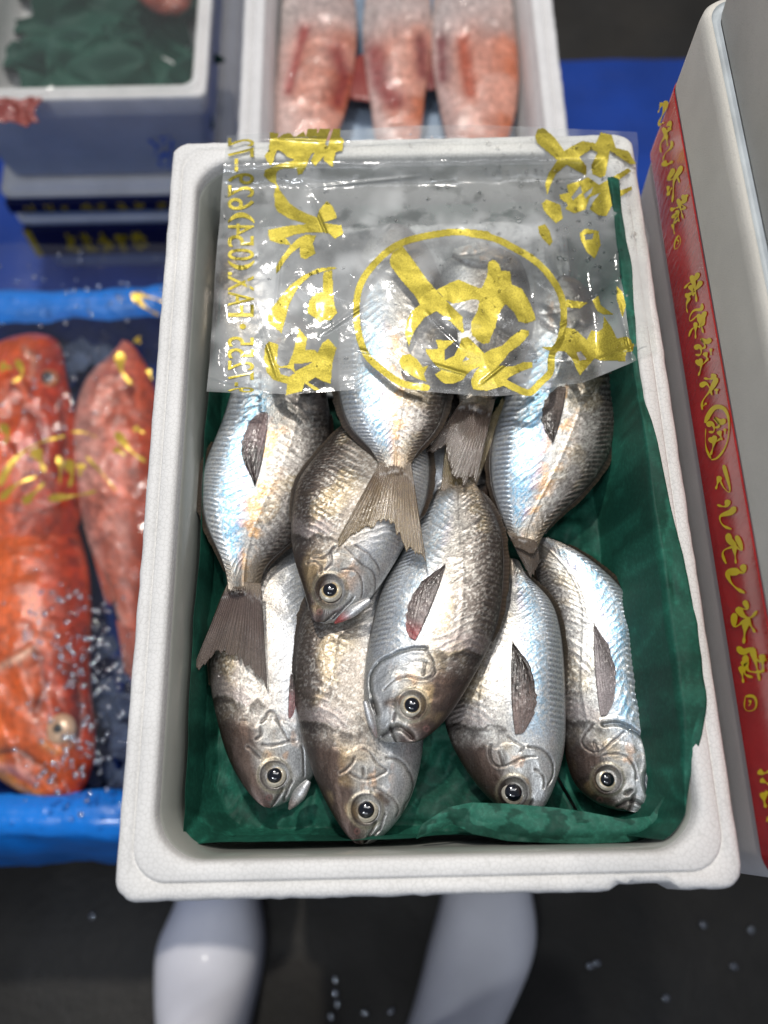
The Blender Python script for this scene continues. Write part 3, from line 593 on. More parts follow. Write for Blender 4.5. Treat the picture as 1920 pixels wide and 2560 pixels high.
D, V_ = cols([(1190,1385,1190,1385),(1240,1360,1140,1370),(1265,1300,1080,1310),(1262,1200,1030,1220),(1235,1110,980,1150),(1190,1040,930,1090),(1120,980,880,1040),(1030,935,840,1000),(940,915,830,960),(900,905,830,930)])
fish('F13', D, V_, -.052, -.052, -.050, 0, 'silver fish at the bottom of the pile, only slivers of flank showing', seed=13, res=.5, pale=.8, thick=.16)
D, V_ = cols([(590,570,590,570),(565,580,625,580),(540,625,670,620),(530,700,700,700),(532,780,715,780),(545,850,715,850),(570,910,705,910),(600,960,690,960),(630,1000,675,1000),(640,1020,668,1020)])
fish('F11', D, V_, -.040, -.042, -.047, -.002, 'dark-backed silver fish under the film at the left wall of the box', seed=11, res=.5, dark=1, thick=.19)
D, V_ = cols([(1560,2022,1560,2022),(1500,2012,1612,2014),(1435,1955,1642,1940),(1405,1845,1641,1850),(1385,1730,1606,1720),(1380,1630,1592,1610),(1365,1540,1588,1530),(1350,1470,1530,1445),(1335,1410,1440,1375),(1320,1370,1375,1345)])
fish('F10', D, V_, -.048, -.047, -.050, -.004, 'pale silver fish lying furthest right, head down, mouth at the paper fold', eye=(1519,1948), eye_r=29, pup_r=17, seed=10, lines=[([(1510, 1810), (1536, 1808), (1577, 1821), (1611, 1848), (1622, 1881), (1622, 1919), (1614, 1948), (1618, 1982)],5,(70,80,88),0.0012),([(1484, 1810), (1457, 1862), (1487, 1881), (1528, 1859), (1562, 1829)],2.4,(72,62,58),0.0005),([(1484, 1851), (1495, 1877)],2.4,(72,62,58),0.0005),([(1510, 1889), (1562, 1889), (1588, 1919), (1592, 1948)],2.4,(72,62,58),0.0005),([(1566, 1984), (1577, 1976)],4,(34,28,30),0.0012),([(1543, 2016), (1581, 2003), (1606, 2012)],4,(34,28,30),0.0012)], nostril=(1500,2000), irid=.9, pale=1.0, comb=1.1,
     pect=dict(base=(1503,1790), tip=(1484,1568), w=50, side=1, dark=.42, c0=(176,162,162)), thick=.2)
D, V_ = cols([(1300,2048,1300,2048),(1250,2020,1355,2025),(1190,1960,1390,1955),(1125,1850,1413,1850),(1110,1750,1414,1745),(1130,1655,1410,1650),(1165,1575,1398,1560),(1200,1505,1368,1490),(1240,1445,1320,1440),(1255,1410,1300,1405)])
fish('F9', D, V_, -.045, -.044, -.049, -.003, 'silver fish with a black leaf-shaped side fin, eye just above the paper fold', eye=(1284,1980), eye_r=31, pup_r=21, seed=9, lines=[([(1271, 1840), (1289, 1855), (1308, 1868), (1300, 1881)],2.4,(66,58,52),0.0006),([(1229, 1859), (1226, 1892), (1244, 1915), (1263, 1915), (1304, 1896), (1342, 1892)],2.4,(66,58,52),0.0006),([(1248, 1881), (1259, 1911)],2.4,(66,58,52),0.0006),([(1319, 1866), (1357, 1874), (1379, 1900), (1383, 1930), (1371, 1963)],2.4,(66,58,52),0.0006),([(1338, 1922), (1357, 1941), (1360, 1971)],2.4,(66,58,52),0.0006)], irid=.6, pale=.7,
     pect=dict(base=(1290,1836), tip=(1280,1612), w=62, side=1, dark=.95, c0=(130,104,96)), thick=.2)
D, V_ = cols([(678,2020,678,2020),(628,1990,728,1998),(575,1905,788,1930),(540,1790,812,1800),(523,1680,820,1680),(530,1580,815,1575),(560,1490,800,1480),(605,1410,785,1400),(655,1345,765,1340),(680,1310,745,1305)])
fish('F6', D, V_, -.045, -.049, -.052, .004, 'silver fish in the lower left corner with the tail of another over its shoulder', eye=(686,1938), eye_r=30, pup_r=18, comb=.35, seed=6, lines=[([(656, 1805), (682, 1780), (694, 1796), (713, 1837), (723, 1849), (739, 1851)],2.4,(66,56,50),0.0006),([(656, 1862), (682, 1864), (723, 1853)],2.4,(66,56,50),0.0006),([(653, 1818), (650, 1840), (640, 1849)],2.4,(66,56,50),0.0006),([(754, 1865), (761, 1903), (758, 1941)],2.4,(66,56,50),0.0006),([(618, 1868), (637, 1881), (650, 1897)],2.4,(66,56,50),0.0006),([(710, 2001), (723, 1966), (729, 1954)],3,(46,36,32),0.0009)], nostril=(673,1994), pale=.35,
     jaw=dict(tip=(722,2024), rear=(772,1952), w=34), pect=dict(base=(722,1795), tip=(727,1682), w=20, side=1, dark=.7, c0=(150,90,95)), fins=(.3, 1), thick=.2)
D, V_ = cols([(905,2110,905,2110),(857,2076,960,2088),(800,1975,1022,2005),(755,1845,1057,1870),(736,1730,1062,1740),(737,1630,1048,1630),(755,1550,1020,1540),(790,1475,985,1460),(840,1410,945,1400),(865,1375,930,1370)])
fish('F8', D, V_, -.041, -.045, -.050, .004, 'silver fish lying lowest in the box, its snout nearest the front rim', eye=(915,2024), eye_r=32, pup_r=20, comb=.35, seed=8, lines=[([(911, 1871), (932, 1889), (947, 1913), (965, 1928), (956, 1934), (911, 1949), (896, 1946), (878, 1934)],2.4,(70,60,54),0.0006),([(908, 1919), (908, 1943)],2.4,(70,60,54),0.0006),([(965, 1895), (995, 1898), (1019, 1922), (1032, 1952), (1025, 1988), (1001, 2036)],2.4,(70,60,54),0.0006),([(935, 1970), (971, 1988), (995, 2018), (989, 2042)],2.4,(70,60,54),0.0006),([(851, 1934), (881, 1910), (887, 1892)],2.4,(70,60,54),0.0006),([(911, 2103), (948, 2073), (962, 2036)],3,(46,36,32),0.0009),([(950, 1986), (968, 2006)],10,(98,76,58),0)], nostril=(893,2078), pale=.15, dark=.1, fins=(1.6, .6), thick=.2)
D, V_ = cols([(1190,560,1190,560),(1225,570,1160,575),(1270,610,1120,620),(1315,680,1100,700),(1330,760,1090,780),(1325,830,1095,850),(1300,900,1115,905),(1265,945,1135,945),(1235,985,1146,985),(1228,1020,1150,1022)])
D, V_ = cols([(722,790,722,790),(765,800,680,800),(795,850,630,850),(812,960,583,960),(827,1070,550,1065),(818,1170,514,1155),(790,1260,504,1225),(735,1350,518,1318),(668,1415,558,1410),(648,1478,570,1472)])
fish('F1', D, V_, -.032, -.034, -.031, -.004, 'silver fish with blue and orange sheen, tail down by the left wall of the box', eye=(750,856), eye_r=28, pup_r=16, seed=1, irid=1.25, irid_o=1.2, pale=.5, thick=.19, fins=(1, 1.2),
     pect=dict(base=(668,1032), tip=(640,1206), w=58, side=1, dark=.8, c0=(118,86,88)),
     tail=dict(base=[(566,1474),(650,1480)], tips=[(478,1680),(520,1650),(545,1632),(570,1630),(600,1655),(640,1690),(668,1712)], z=-.034, over=['F6'], c0=(92,76,70), c1=(112,96,84)))
D, V_ = cols([(1405,690,1405,690),(1445,702,1370,702),(1490,750,1330,755),(1525,850,1295,860),(1538,950,1270,965),(1540,1045,1240,1060),(1525,1130,1224,1150),(1465,1225,1235,1240),(1375,1315,1262,1310),(1345,1368,1276,1352)])
fish('F4', D, V_, -.034, -.034, -.034, .001, 'silver fish with a gold back, tail down by the right wall of the box', seed=4, irid=1.1, irid_o=.8, pale=.7, comb=1.5, thick=.2,
     pect=dict(base=(1413,968), tip=(1384,1104), w=50, side=1, dark=.7, c0=(112,92,84)),
     tail=dict(base=[(1272,1350),(1348,1366)], tips=[(1300,1395),(1318,1430),(1330,1446),(1340,1425),(1350,1395)], z=-.035, over=['F9', 'F10'], c0=(98,82,66), c1=(80,66,54)))
D, V_ = cols([(1000,1852,1000,1852),(1062,1846,943,1840),(1125,1785,912,1760),(1190,1680,914,1650),(1240,1570,930,1560),(1256,1470,955,1470),(1257,1370,995,1395),(1240,1295,1040,1315),(1208,1238,1085,1240),(1188,1208,1112,1205)])
fish('F5', D, V_, -.028, -.032, -.037, .003, 'silver fish lying across the middle of the pile, head down with its mouth gaping', eye=(1030,1762), eye_r=31, pup_r=18, seed=5, lines=[([(1065, 1621), (1016, 1624), (977, 1639), (944, 1660), (926, 1687), (925, 1717), (932, 1750), (938, 1765)],4,(96,98,94),0.001),([(932, 1756), (940, 1786)],6,(34,24,22),0.0014),([(955, 1838), (972, 1826), (992, 1818), (1012, 1826), (1030, 1842)],6,(34,24,22),0.0014),([(1065, 1627), (1083, 1663), (1083, 1684), (1056, 1699), (1016, 1690), (980, 1705), (959, 1723)],2.4,(70,62,58),0.0005),([(1062, 1654), (1056, 1687)],2.4,(70,62,58),0.0005),([(968, 1758), (984, 1752)],12,(104,82,64),0.0),([(1004, 1816), (1028, 1838), (1038, 1851)],3,(84,66,60),0.0004),([(985, 1782), (982, 1800)],3,(84,66,60),0.0004)], nostril=(1066,1822), dark=.75, pale=.4, irid=.3, thick=.2, fins=(1.4, 0),
     pect=dict(base=(1036,1600), tip=(1112,1416), w=54, side=-1, dark=.55, c0=(140,122,118), red=1),
     jaw=dict(tip=(942,1846), rear=(912,1752), w=22, dz=.001),
     tail=dict(base=[(1106,1206),(1192,1212)], tips=[(1120,1050),(1150,1080),(1175,1110),(1200,1080),(1240,1020),(1276,975)], z=-.034, over=['F13'], c0=(120,104,76), c1=(140,126,84)))
D, V_ = cols([(800,1555,800,1555),(777,1535,848,1552),(757,1468,915,1508),(731,1370,985,1410),(730,1280,1030,1330),(742,1212,1062,1262),(775,1158,1075,1190),(830,1095,1068,1120),(895,1035,1040,1060),(950,995,1010,1020)])
fish('F2', D, V_, -.027, -.026, -.036, .003, 'brown-headed silver fish with a pink lower lip, head down left of the middle', eye=(825,1474), eye_r=32, pup_r=17, comb=.6, seed=2, lines=[([(780, 1397), (813, 1391), (837, 1367)],2.2,(84,74,70),0.0004),([(767, 1408), (786, 1405), (802, 1418), (799, 1432)],2.2,(84,74,70),0.0004),([(837, 1367), (824, 1383), (829, 1408), (813, 1427)],2.2,(84,74,70),0.0004),([(863, 1369), (881, 1387), (903, 1408), (931, 1430), (939, 1459), (935, 1484)],2.2,(84,74,70),0.0004),([(888, 1365), (917, 1380), (939, 1405), (950, 1427)],2.2,(84,74,70),0.0004),([(856, 1423), (888, 1427), (906, 1459), (903, 1495)],2.2,(84,74,70),0.0004),([(832, 1546), (861, 1516), (883, 1492)],3,(46,36,32),0.0009)], nostril=(799,1530), dark=.6, thick=.19, fins=(.7, 1.2),
     jaw=dict(tip=(836,1558), rear=(925,1498), w=30, c=(196,96,92)))
D, V_ = cols([(1190,560,1190,560),(1225,570,1160,575),(1270,610,1120,620),(1315,680,1100,700),(1330,760,1090,780),(1325,830,1095,850),(1300,900,1115,905),(1265,945,1135,945),(1235,985,1146,985),(1228,1020,1150,1022)])
fish('F7', D, V_, -.030, -.028, -.028, 0, 'silver fish under the film inside the gold ring, its brown tail fin showing below', seed=7, dark=.5, thick=.2, fins=(.6, .6),
     tail=dict(base=[(1146,1018),(1230,1018)], tips=[(1058,1140),(1085,1128),(1112,1118),(1128,1190),(1160,1205),(1192,1200)], z=-.029, over=['F5', 'F13'], c0=(88,70,58), c1=(84,68,52)))
D, V_ = cols([(985,560,985,560),(1025,572,950,572),(1070,620,905,625),(1110,715,868,725),(1130,815,848,825),(1130,905,842,915),(1118,985,850,1000),(1092,1070,882,1078),(1045,1130,932,1132),(1022,1178,953,1182)])
fish('F3', D, V_, -.020, -.020, -.018, 0, 'silver fish on top of the pile, its forked brown tail spread wide', seed=3, irid=.75, irid_o=.7, pale=.5, thick=.19, fins=(1.5, 1.5),
     tail=dict(base=[(945,1178),(1026,1176)], tips=[(836,1362),(880,1345),(925,1320),(950,1300),(970,1296),(990,1330),(1020,1375),(1045,1405),(1068,1418)], z=-.0165, over=['F2', 'F5'], c0=(116,98,80), c1=(158,136,98), rag=.16))

# ================================================================== green paper lining the box
def crease(x, y, seed, k=34):
    return (np.abs(2 * fbm(x * k, y * k, 2, seed) - 1)) 
nth = 420; nr = 150
base = rring(0.13 - 0.030, 0.1982 - 0.030, 0.022, 0, n=84, nc=21); wall = rring(0.13 - 0.0172, 0.1982 - 0.0172, 0.022, 0, n=84, nc=21)
nth = len(base)
th_x, th_y = wall[:, 0], wall[:, 1]
hgt = np.full(nth, -.030)
hgt = np.where(th_x > .10, -.0003, hgt)                                   # right wall: up to the rim
hgt = np.where((th_x < -.10), -.026 + .010 * (vn(th_y * 28, 0 * th_y, 4) - .5) - .012 * sm(-.02, .15, th_y), hgt)
hgt = np.where((th_y < -.178) & (th_x < .104), -.034 + .008 * (vn(th_x * 30, 0 * th_x, 6) - .5) - .016 * np.exp(-((th_x - .012) / .012) ** 2), hgt)
hgt = np.where((th_y < -.15) & (th_x > .095), -.006, hgt)
hgt = np.where(th_y > .17, np.minimum(hgt, -.016), hgt)
kk = np.exp(-np.linspace(-2, 2, 21) ** 2); kk /= kk.sum(); hgt = np.convolve(np.r_[hgt[-10:], hgt, hgt[:10]], kk, 'valid')
v = np.linspace(0.0, 1.0, nr); PP = np.zeros((nr, nth, 3)); sp = .62
for i, a in enumerate(v):
    if a <= sp:
        k = a / sp; PP[i, :, :2] = base[:, :2] * k; PP[i, :, 2] = -.0625 + .003
    else:
        k = (a - sp) / (1 - sp); ks = sm(0, 1, k); zt_ = -.0595 + (hgt + .0595) * k ** 1.25
        fr = np.clip(k * 1.0, 0, 1); PP[i, :, :2] = base[:, :2] * (1 - fr) + wall[:, :2] * fr
        wx = (-.0625 - zt_) / .0625; PP[i, :, 2] = zt_
        # never pierce the tapering wall
        off = .0172 + .0090 * np.clip(-zt_ / .066, 0, 1) + .001
        PP[i, :, 0] = np.clip(PP[i, :, 0], -(.13 - off), .13 - off); PP[i, :, 1] = np.clip(PP[i, :, 1], -(.1982 - off), .1982 - off)
ne = 12; ex_ = np.repeat(PP[-1][None], ne, 0); rw = sm(.085, .100, th_x) * (1 - sm(.120, .176, -th_y))
tgt = np.interp(th_y, [-.18, -.163, -.144, -.123, -.087, -.061, -.02, .03, .05, .10, .14, .196], [.112, .1185, .1216, .1243, .1250, .1234, .120, .1152, .1145, .118, .1168, .119])
for k in range(ne):
    f_ = (k + 1) / ne; ex_[k, :, 0] += rw * (tgt - ex_[k, :, 0]) * f_; ex_[k, :, 2] += rw * (.0038 * min(f_ * 8, 1) + .0005 * np.sin(th_y * 90 + f_ * 2))
PP = np.concatenate([PP, ex_]); v = np.r_[v, np.full(ne, 1.0)]
X, Y = PP[..., 0], PP[..., 1]
cr = crease(X + Y * .3, Y - X * .2, 3, 26); cr2 = crease(X * 1.3, Y, 8, 60)
amp = sm(0, .2, v)[:, None] * (1 - .75 * sm(.85, 1, v)[:, None])
PP[..., 2] += amp * ((cr - .3) * .015 + (cr2 - .3) * .007 + (crease(X - Y * .4, Y * 1.2, 19, 110) - .3) * .0034)
PP[..., 2] = np.maximum(np.minimum(PP[..., 2], np.where(X > .095, 0.005, -.002)), -.0685)
inw = amp * ((fbm(X * 30, Y * 30, 3, 15) - .5) * .006) * sm(sp, .8, v)[:, None]
PP[..., 0] -= np.sign(X) * np.abs(inw) * (np.abs(X) > .09); PP[..., 1] -= np.sign(Y) * np.abs(inw) * (np.abs(Y) > .16)
n = fbm(X * 40, Y * 40, 4, 22); wetp = sm(.52, .56, fbm(X * 55, Y * 55, 3, 31))
cg = mix(lin((22, 76, 62)), lin((38, 98, 80)), n) * (1 - .35 * wetp)[..., None] * (1 + .6 * (1 - sm(0, .05, cr)) + .5 * (1 - sm(0, .07, cr2)))[..., None]
paper = tag(sheet('green_paper', PP, .0003, M_paper, None, col=cg), 'dark green wet paper lining the box of silver fish', 'paper')
# folded edge lying over the heads at the front right
top = np.array([(1052,2062),(1120,2018),(1180,2006),(1270,2009),(1380,2018),(1470,2030),(1560,2048),(1625,2040),(1660,1990),(1682,1958),(1710,1972),(1745,1990),(1772,2000)], float)
bot = np.array([(1040,2098),(1130,2058),(1180,2085),(1270,2103),(1380,2108),(1470,2110),(1560,2106),(1625,2098),(1668,2088),(1690,2108),(1715,2112),(1742,2108),(1768,2060)], float)
u = np.linspace(0, 12, 200); TP = np.c_[np.interp(u, range(13), top[:, 0]), np.interp(u, range(13), top[:, 1])]; BP = np.c_[np.interp(u, range(13), bot[:, 0]), np.interp(u, range(13), bot[:, 1])]
vv = np.linspace(0, 1, 50); Q = TP[:, None] + (BP - TP)[:, None] * vv[None, :, None]
zt = -.028 + .004 * np.interp(u, [0, 7, 8.5, 9.2, 12], [-.4, 0, 1, 2.4, 1.2]); z = zt[:, None] + (.0008 * np.sin(np.pi * vv) - .003 * vv ** 2)[None] + .0045 * (crease(Q[..., 0] / 4600, Q[..., 1] / 4600, 5, 45) - .3) + .0015 * (crease(Q[..., 0] / 4600, Q[..., 1] / 4600, 9, 120) - .3)
FP = onz(Q[..., 0], Q[..., 1], z); FP[..., 1] = np.maximum(FP[..., 1], -.1982 + .0185)
wet2 = sm(.50, .53, fbm(Q[..., 0] / 60, Q[..., 1] / 45, 3, 41)); cf = mix(lin((46, 106, 88)), lin((30, 76, 62)), wet2)
sheet('folded_edge', FP, .0003, M_paper, paper, col=cf)

# ================================================================== plastic film with gold print over the far end
FE = dict(top=[(566,338),(700,331),(870,325),(1030,314),(1180,312),(1350,318),(1590,330)], bot=[(516,978),(620,982),(720,985),(870,977),(1000,972),(1180,992),(1320,986),(1449,956),(1530,925),(1640,880)])
def film_px(U, V):
    tp = np.array(FE['top'], float); bp = np.array(FE['bot'], float)
    f = lambda P, q: np.stack([np.interp(q, np.linspace(0, 1, len(P)), P[:, i]) for i in (0, 1)], -1)
    a, b2 = f(tp, U), f(bp, U); P_ = a * (1 - V[..., None]) + b2 * V[..., None]
    P_[..., 0] += 9 * (vn(V * 9, 0 * V, 71) - .5) * (1 - np.clip(U * 8, 0, 1)) + 22 * (vn(V * 7, 0 * V, 73) - .5) * np.clip((U - .9) * 10, 0, 1); P_[..., 1] += 9 * (vn(U * 16, 0 * U, 75) - .5) * np.clip((V - .9) * 10, 0, 1); return P_
CREASES = [((545,480),(700,965),2.4),((480,930),(690,985),3),((800,840),(960,730),2.5),((780,500),(830,620),2),((870,870),(945,885),2.5),((1065,780),(1160,870),2.5),((1325,880),(1480,905),3.2),((1480,905),(1625,850),2.6),((1330,680),(1335,750),2.6),((1325,690),(1390,735),2.2),((1060,905),(1180,940),2.4),((1540,740),(1585,905),3),((1050,440),(760,470),2),((1200,960),(1300,880),2.2),((1450,760),(1540,700),2.2),((1390,820),(1440,790),2),((700,650),(690,760),2),((620,340),(860,352),2.4),((870,350),(1180,335),2.6)]
def film_z(px, py):
    W0 = onz(px, py, 0.0); x, y = W0[..., 0], W0[..., 1]
    ins = np.minimum.reduce([.114 - x, x + .114, .182 - y]); back = y - .199
    n = fbm(x * 26, y * 26, 3, 51)
    z = .0016 - (.0050 + .0050 * n) * sm(0, .02, ins) + .0008 * (fbm(x * 80, y * 80, 3, 53) - .5)
    z = z + .0009 * (1 - np.abs(2 * fbm(x * 45 + y * 20, y * 30 - x * 25, 2, 57) - 1)) 
    for (x0, y0), (x1, y1), wd in CREASES:
        dx, dy = x1 - x0, y1 - y0; L2 = dx * dx + dy * dy; t = np.clip(((px - x0) * dx + (py - y0) * dy) / L2, 0, 1)
        d = np.hypot(px - x0 - t * dx, py - y0 - t * dy); z = z + .0007 * np.exp(-(d / (wd * 1.9)) ** 2) * np.sin(np.pi * np.clip(t, .02, .98)) ** .5
    z = np.where(back > 0, .0018 - .25 * back, z)
    return np.maximum(z, np.where(ins > .004, -.0085, .0013 - .3 * np.clip(back, 0, 1)))
U, V = np.meshgrid(np.linspace(0, 1, 420), np.linspace(0, 1, 300), indexing='ij'); Q = film_px(U, V); px, py = Q[..., 0], Q[..., 1]
FZ = film_z(px, py); FW = onz(px, py, FZ)
hz = .07 + .26 * sm(.42, .74, fbm(px / 95, py / 95, 3, 61)) + .04 * fbm(px / 24, py / 24, 3, 64) + .20 * sm(395, 430, py) * (1 - sm(560, 700, py + 90 * (fbm(px / 60, py / 60, 3, 63) - .5))) * (1 - sm(1500, 1560, px)) * (1 - .6 * sm(.54, .72, fbm(px / 55, py / 38, 5, 66)))
hz += .22 * sm(560, 640, px) * (1 - sm(900, 1000, px)) * sm(600, 700, py) * (1 - sm(880, 950, py)); hz *= (.75 + .25 * sm(395, 420, py))
m_film, nt, b = newmat('clear_film'); out = nt.nodes['Material Output']
b.inputs['Base Color'].default_value = (0.86, 0.87, 0.85, 1); b.inputs['Roughness'].default_value = 0.5
tr = N(nt, 'ShaderNodeBsdfTransparent'); tr.inputs[0].default_value = (0.97, 0.98, 0.975, 1)
gl = N(nt, 'ShaderNodeBsdfGlossy', Roughness=0.1); fr = N(nt, 'ShaderNodeFresnel', IOR=1.5)
bp1 = N(nt, 'ShaderNodeBump', Strength=0.22, Distance=0.0012); nt.links.new(noise(nt, 110, 4, 0.6, None, 0.6), bp1.inputs['Height'])
nt.links.new(bp1.outputs[0], gl.inputs['Normal']); nt.links.new(bp1.outputs[0], fr.inputs['Normal'])
at = N(nt, 'ShaderNodeAttribute', attribute_name='haze'); mx = N(nt, 'ShaderNodeMixShader'); nt.links.new(at.outputs['Fac'], mx.inputs[0]); nt.links.new(tr.outputs[0], mx.inputs[1]); nt.links.new(b.outputs[0], mx.inputs[2])
mx2 = N(nt, 'ShaderNodeMixShader'); nt.links.new(fr.outputs[0], mx2.inputs[0]); nt.links.new(mx.outputs[0], mx2.inputs[1]); nt.links.new(gl.outputs[0], mx2.inputs[2]); nt.links.new(mx2.outputs[0], out.inputs[0])
film = tag(mesh('plastic_film', FW.reshape(-1, 3), grid_faces(420, 300)[:, ::-1], m_film, None, attrs={'haze': hz}), 'clear wrinkled plastic film with gold print covering the far end of the fish box', 'plastic film')
# gold print (the film is seen from behind, so the print is mirrored)
m_gold, nt, b = newmat('gold_print')
nt.links.new(ramp(nt, noise(nt, 1600, 3, .7), [(0.3, tuple(lin((122, 110, 26)))), (0.7, tuple(lin((196, 180, 66))))]), b.inputs['Base Color'])
b.inputs['Metallic'].default_value = 0.6; b.inputs['Roughness'].default_value = 0.4; b.inputs['Coat Weight'].default_value = 0.3; b.inputs['Coat Roughness'].default_value = 0.12
p_ = bump(nt, b, noise(nt, 110, 4, 0.6, None, 0.6), 0.2, 0.0012); bump(nt, b, noise(nt, 2200, 2, .6), 0.6, 0.0002, prev=p_)
ZA = (4.879, 540, 320); ZB = (4.879, 540, 640); ZC = (4.366, 860, 560); ZD = (3.456, 1160, 560); ZE = (2.592, 1000, 300)
def zp(zm_, pts): return [(zm_[1] + x / zm_[0], zm_[2] + y / zm_[0]) for x, y in pts]
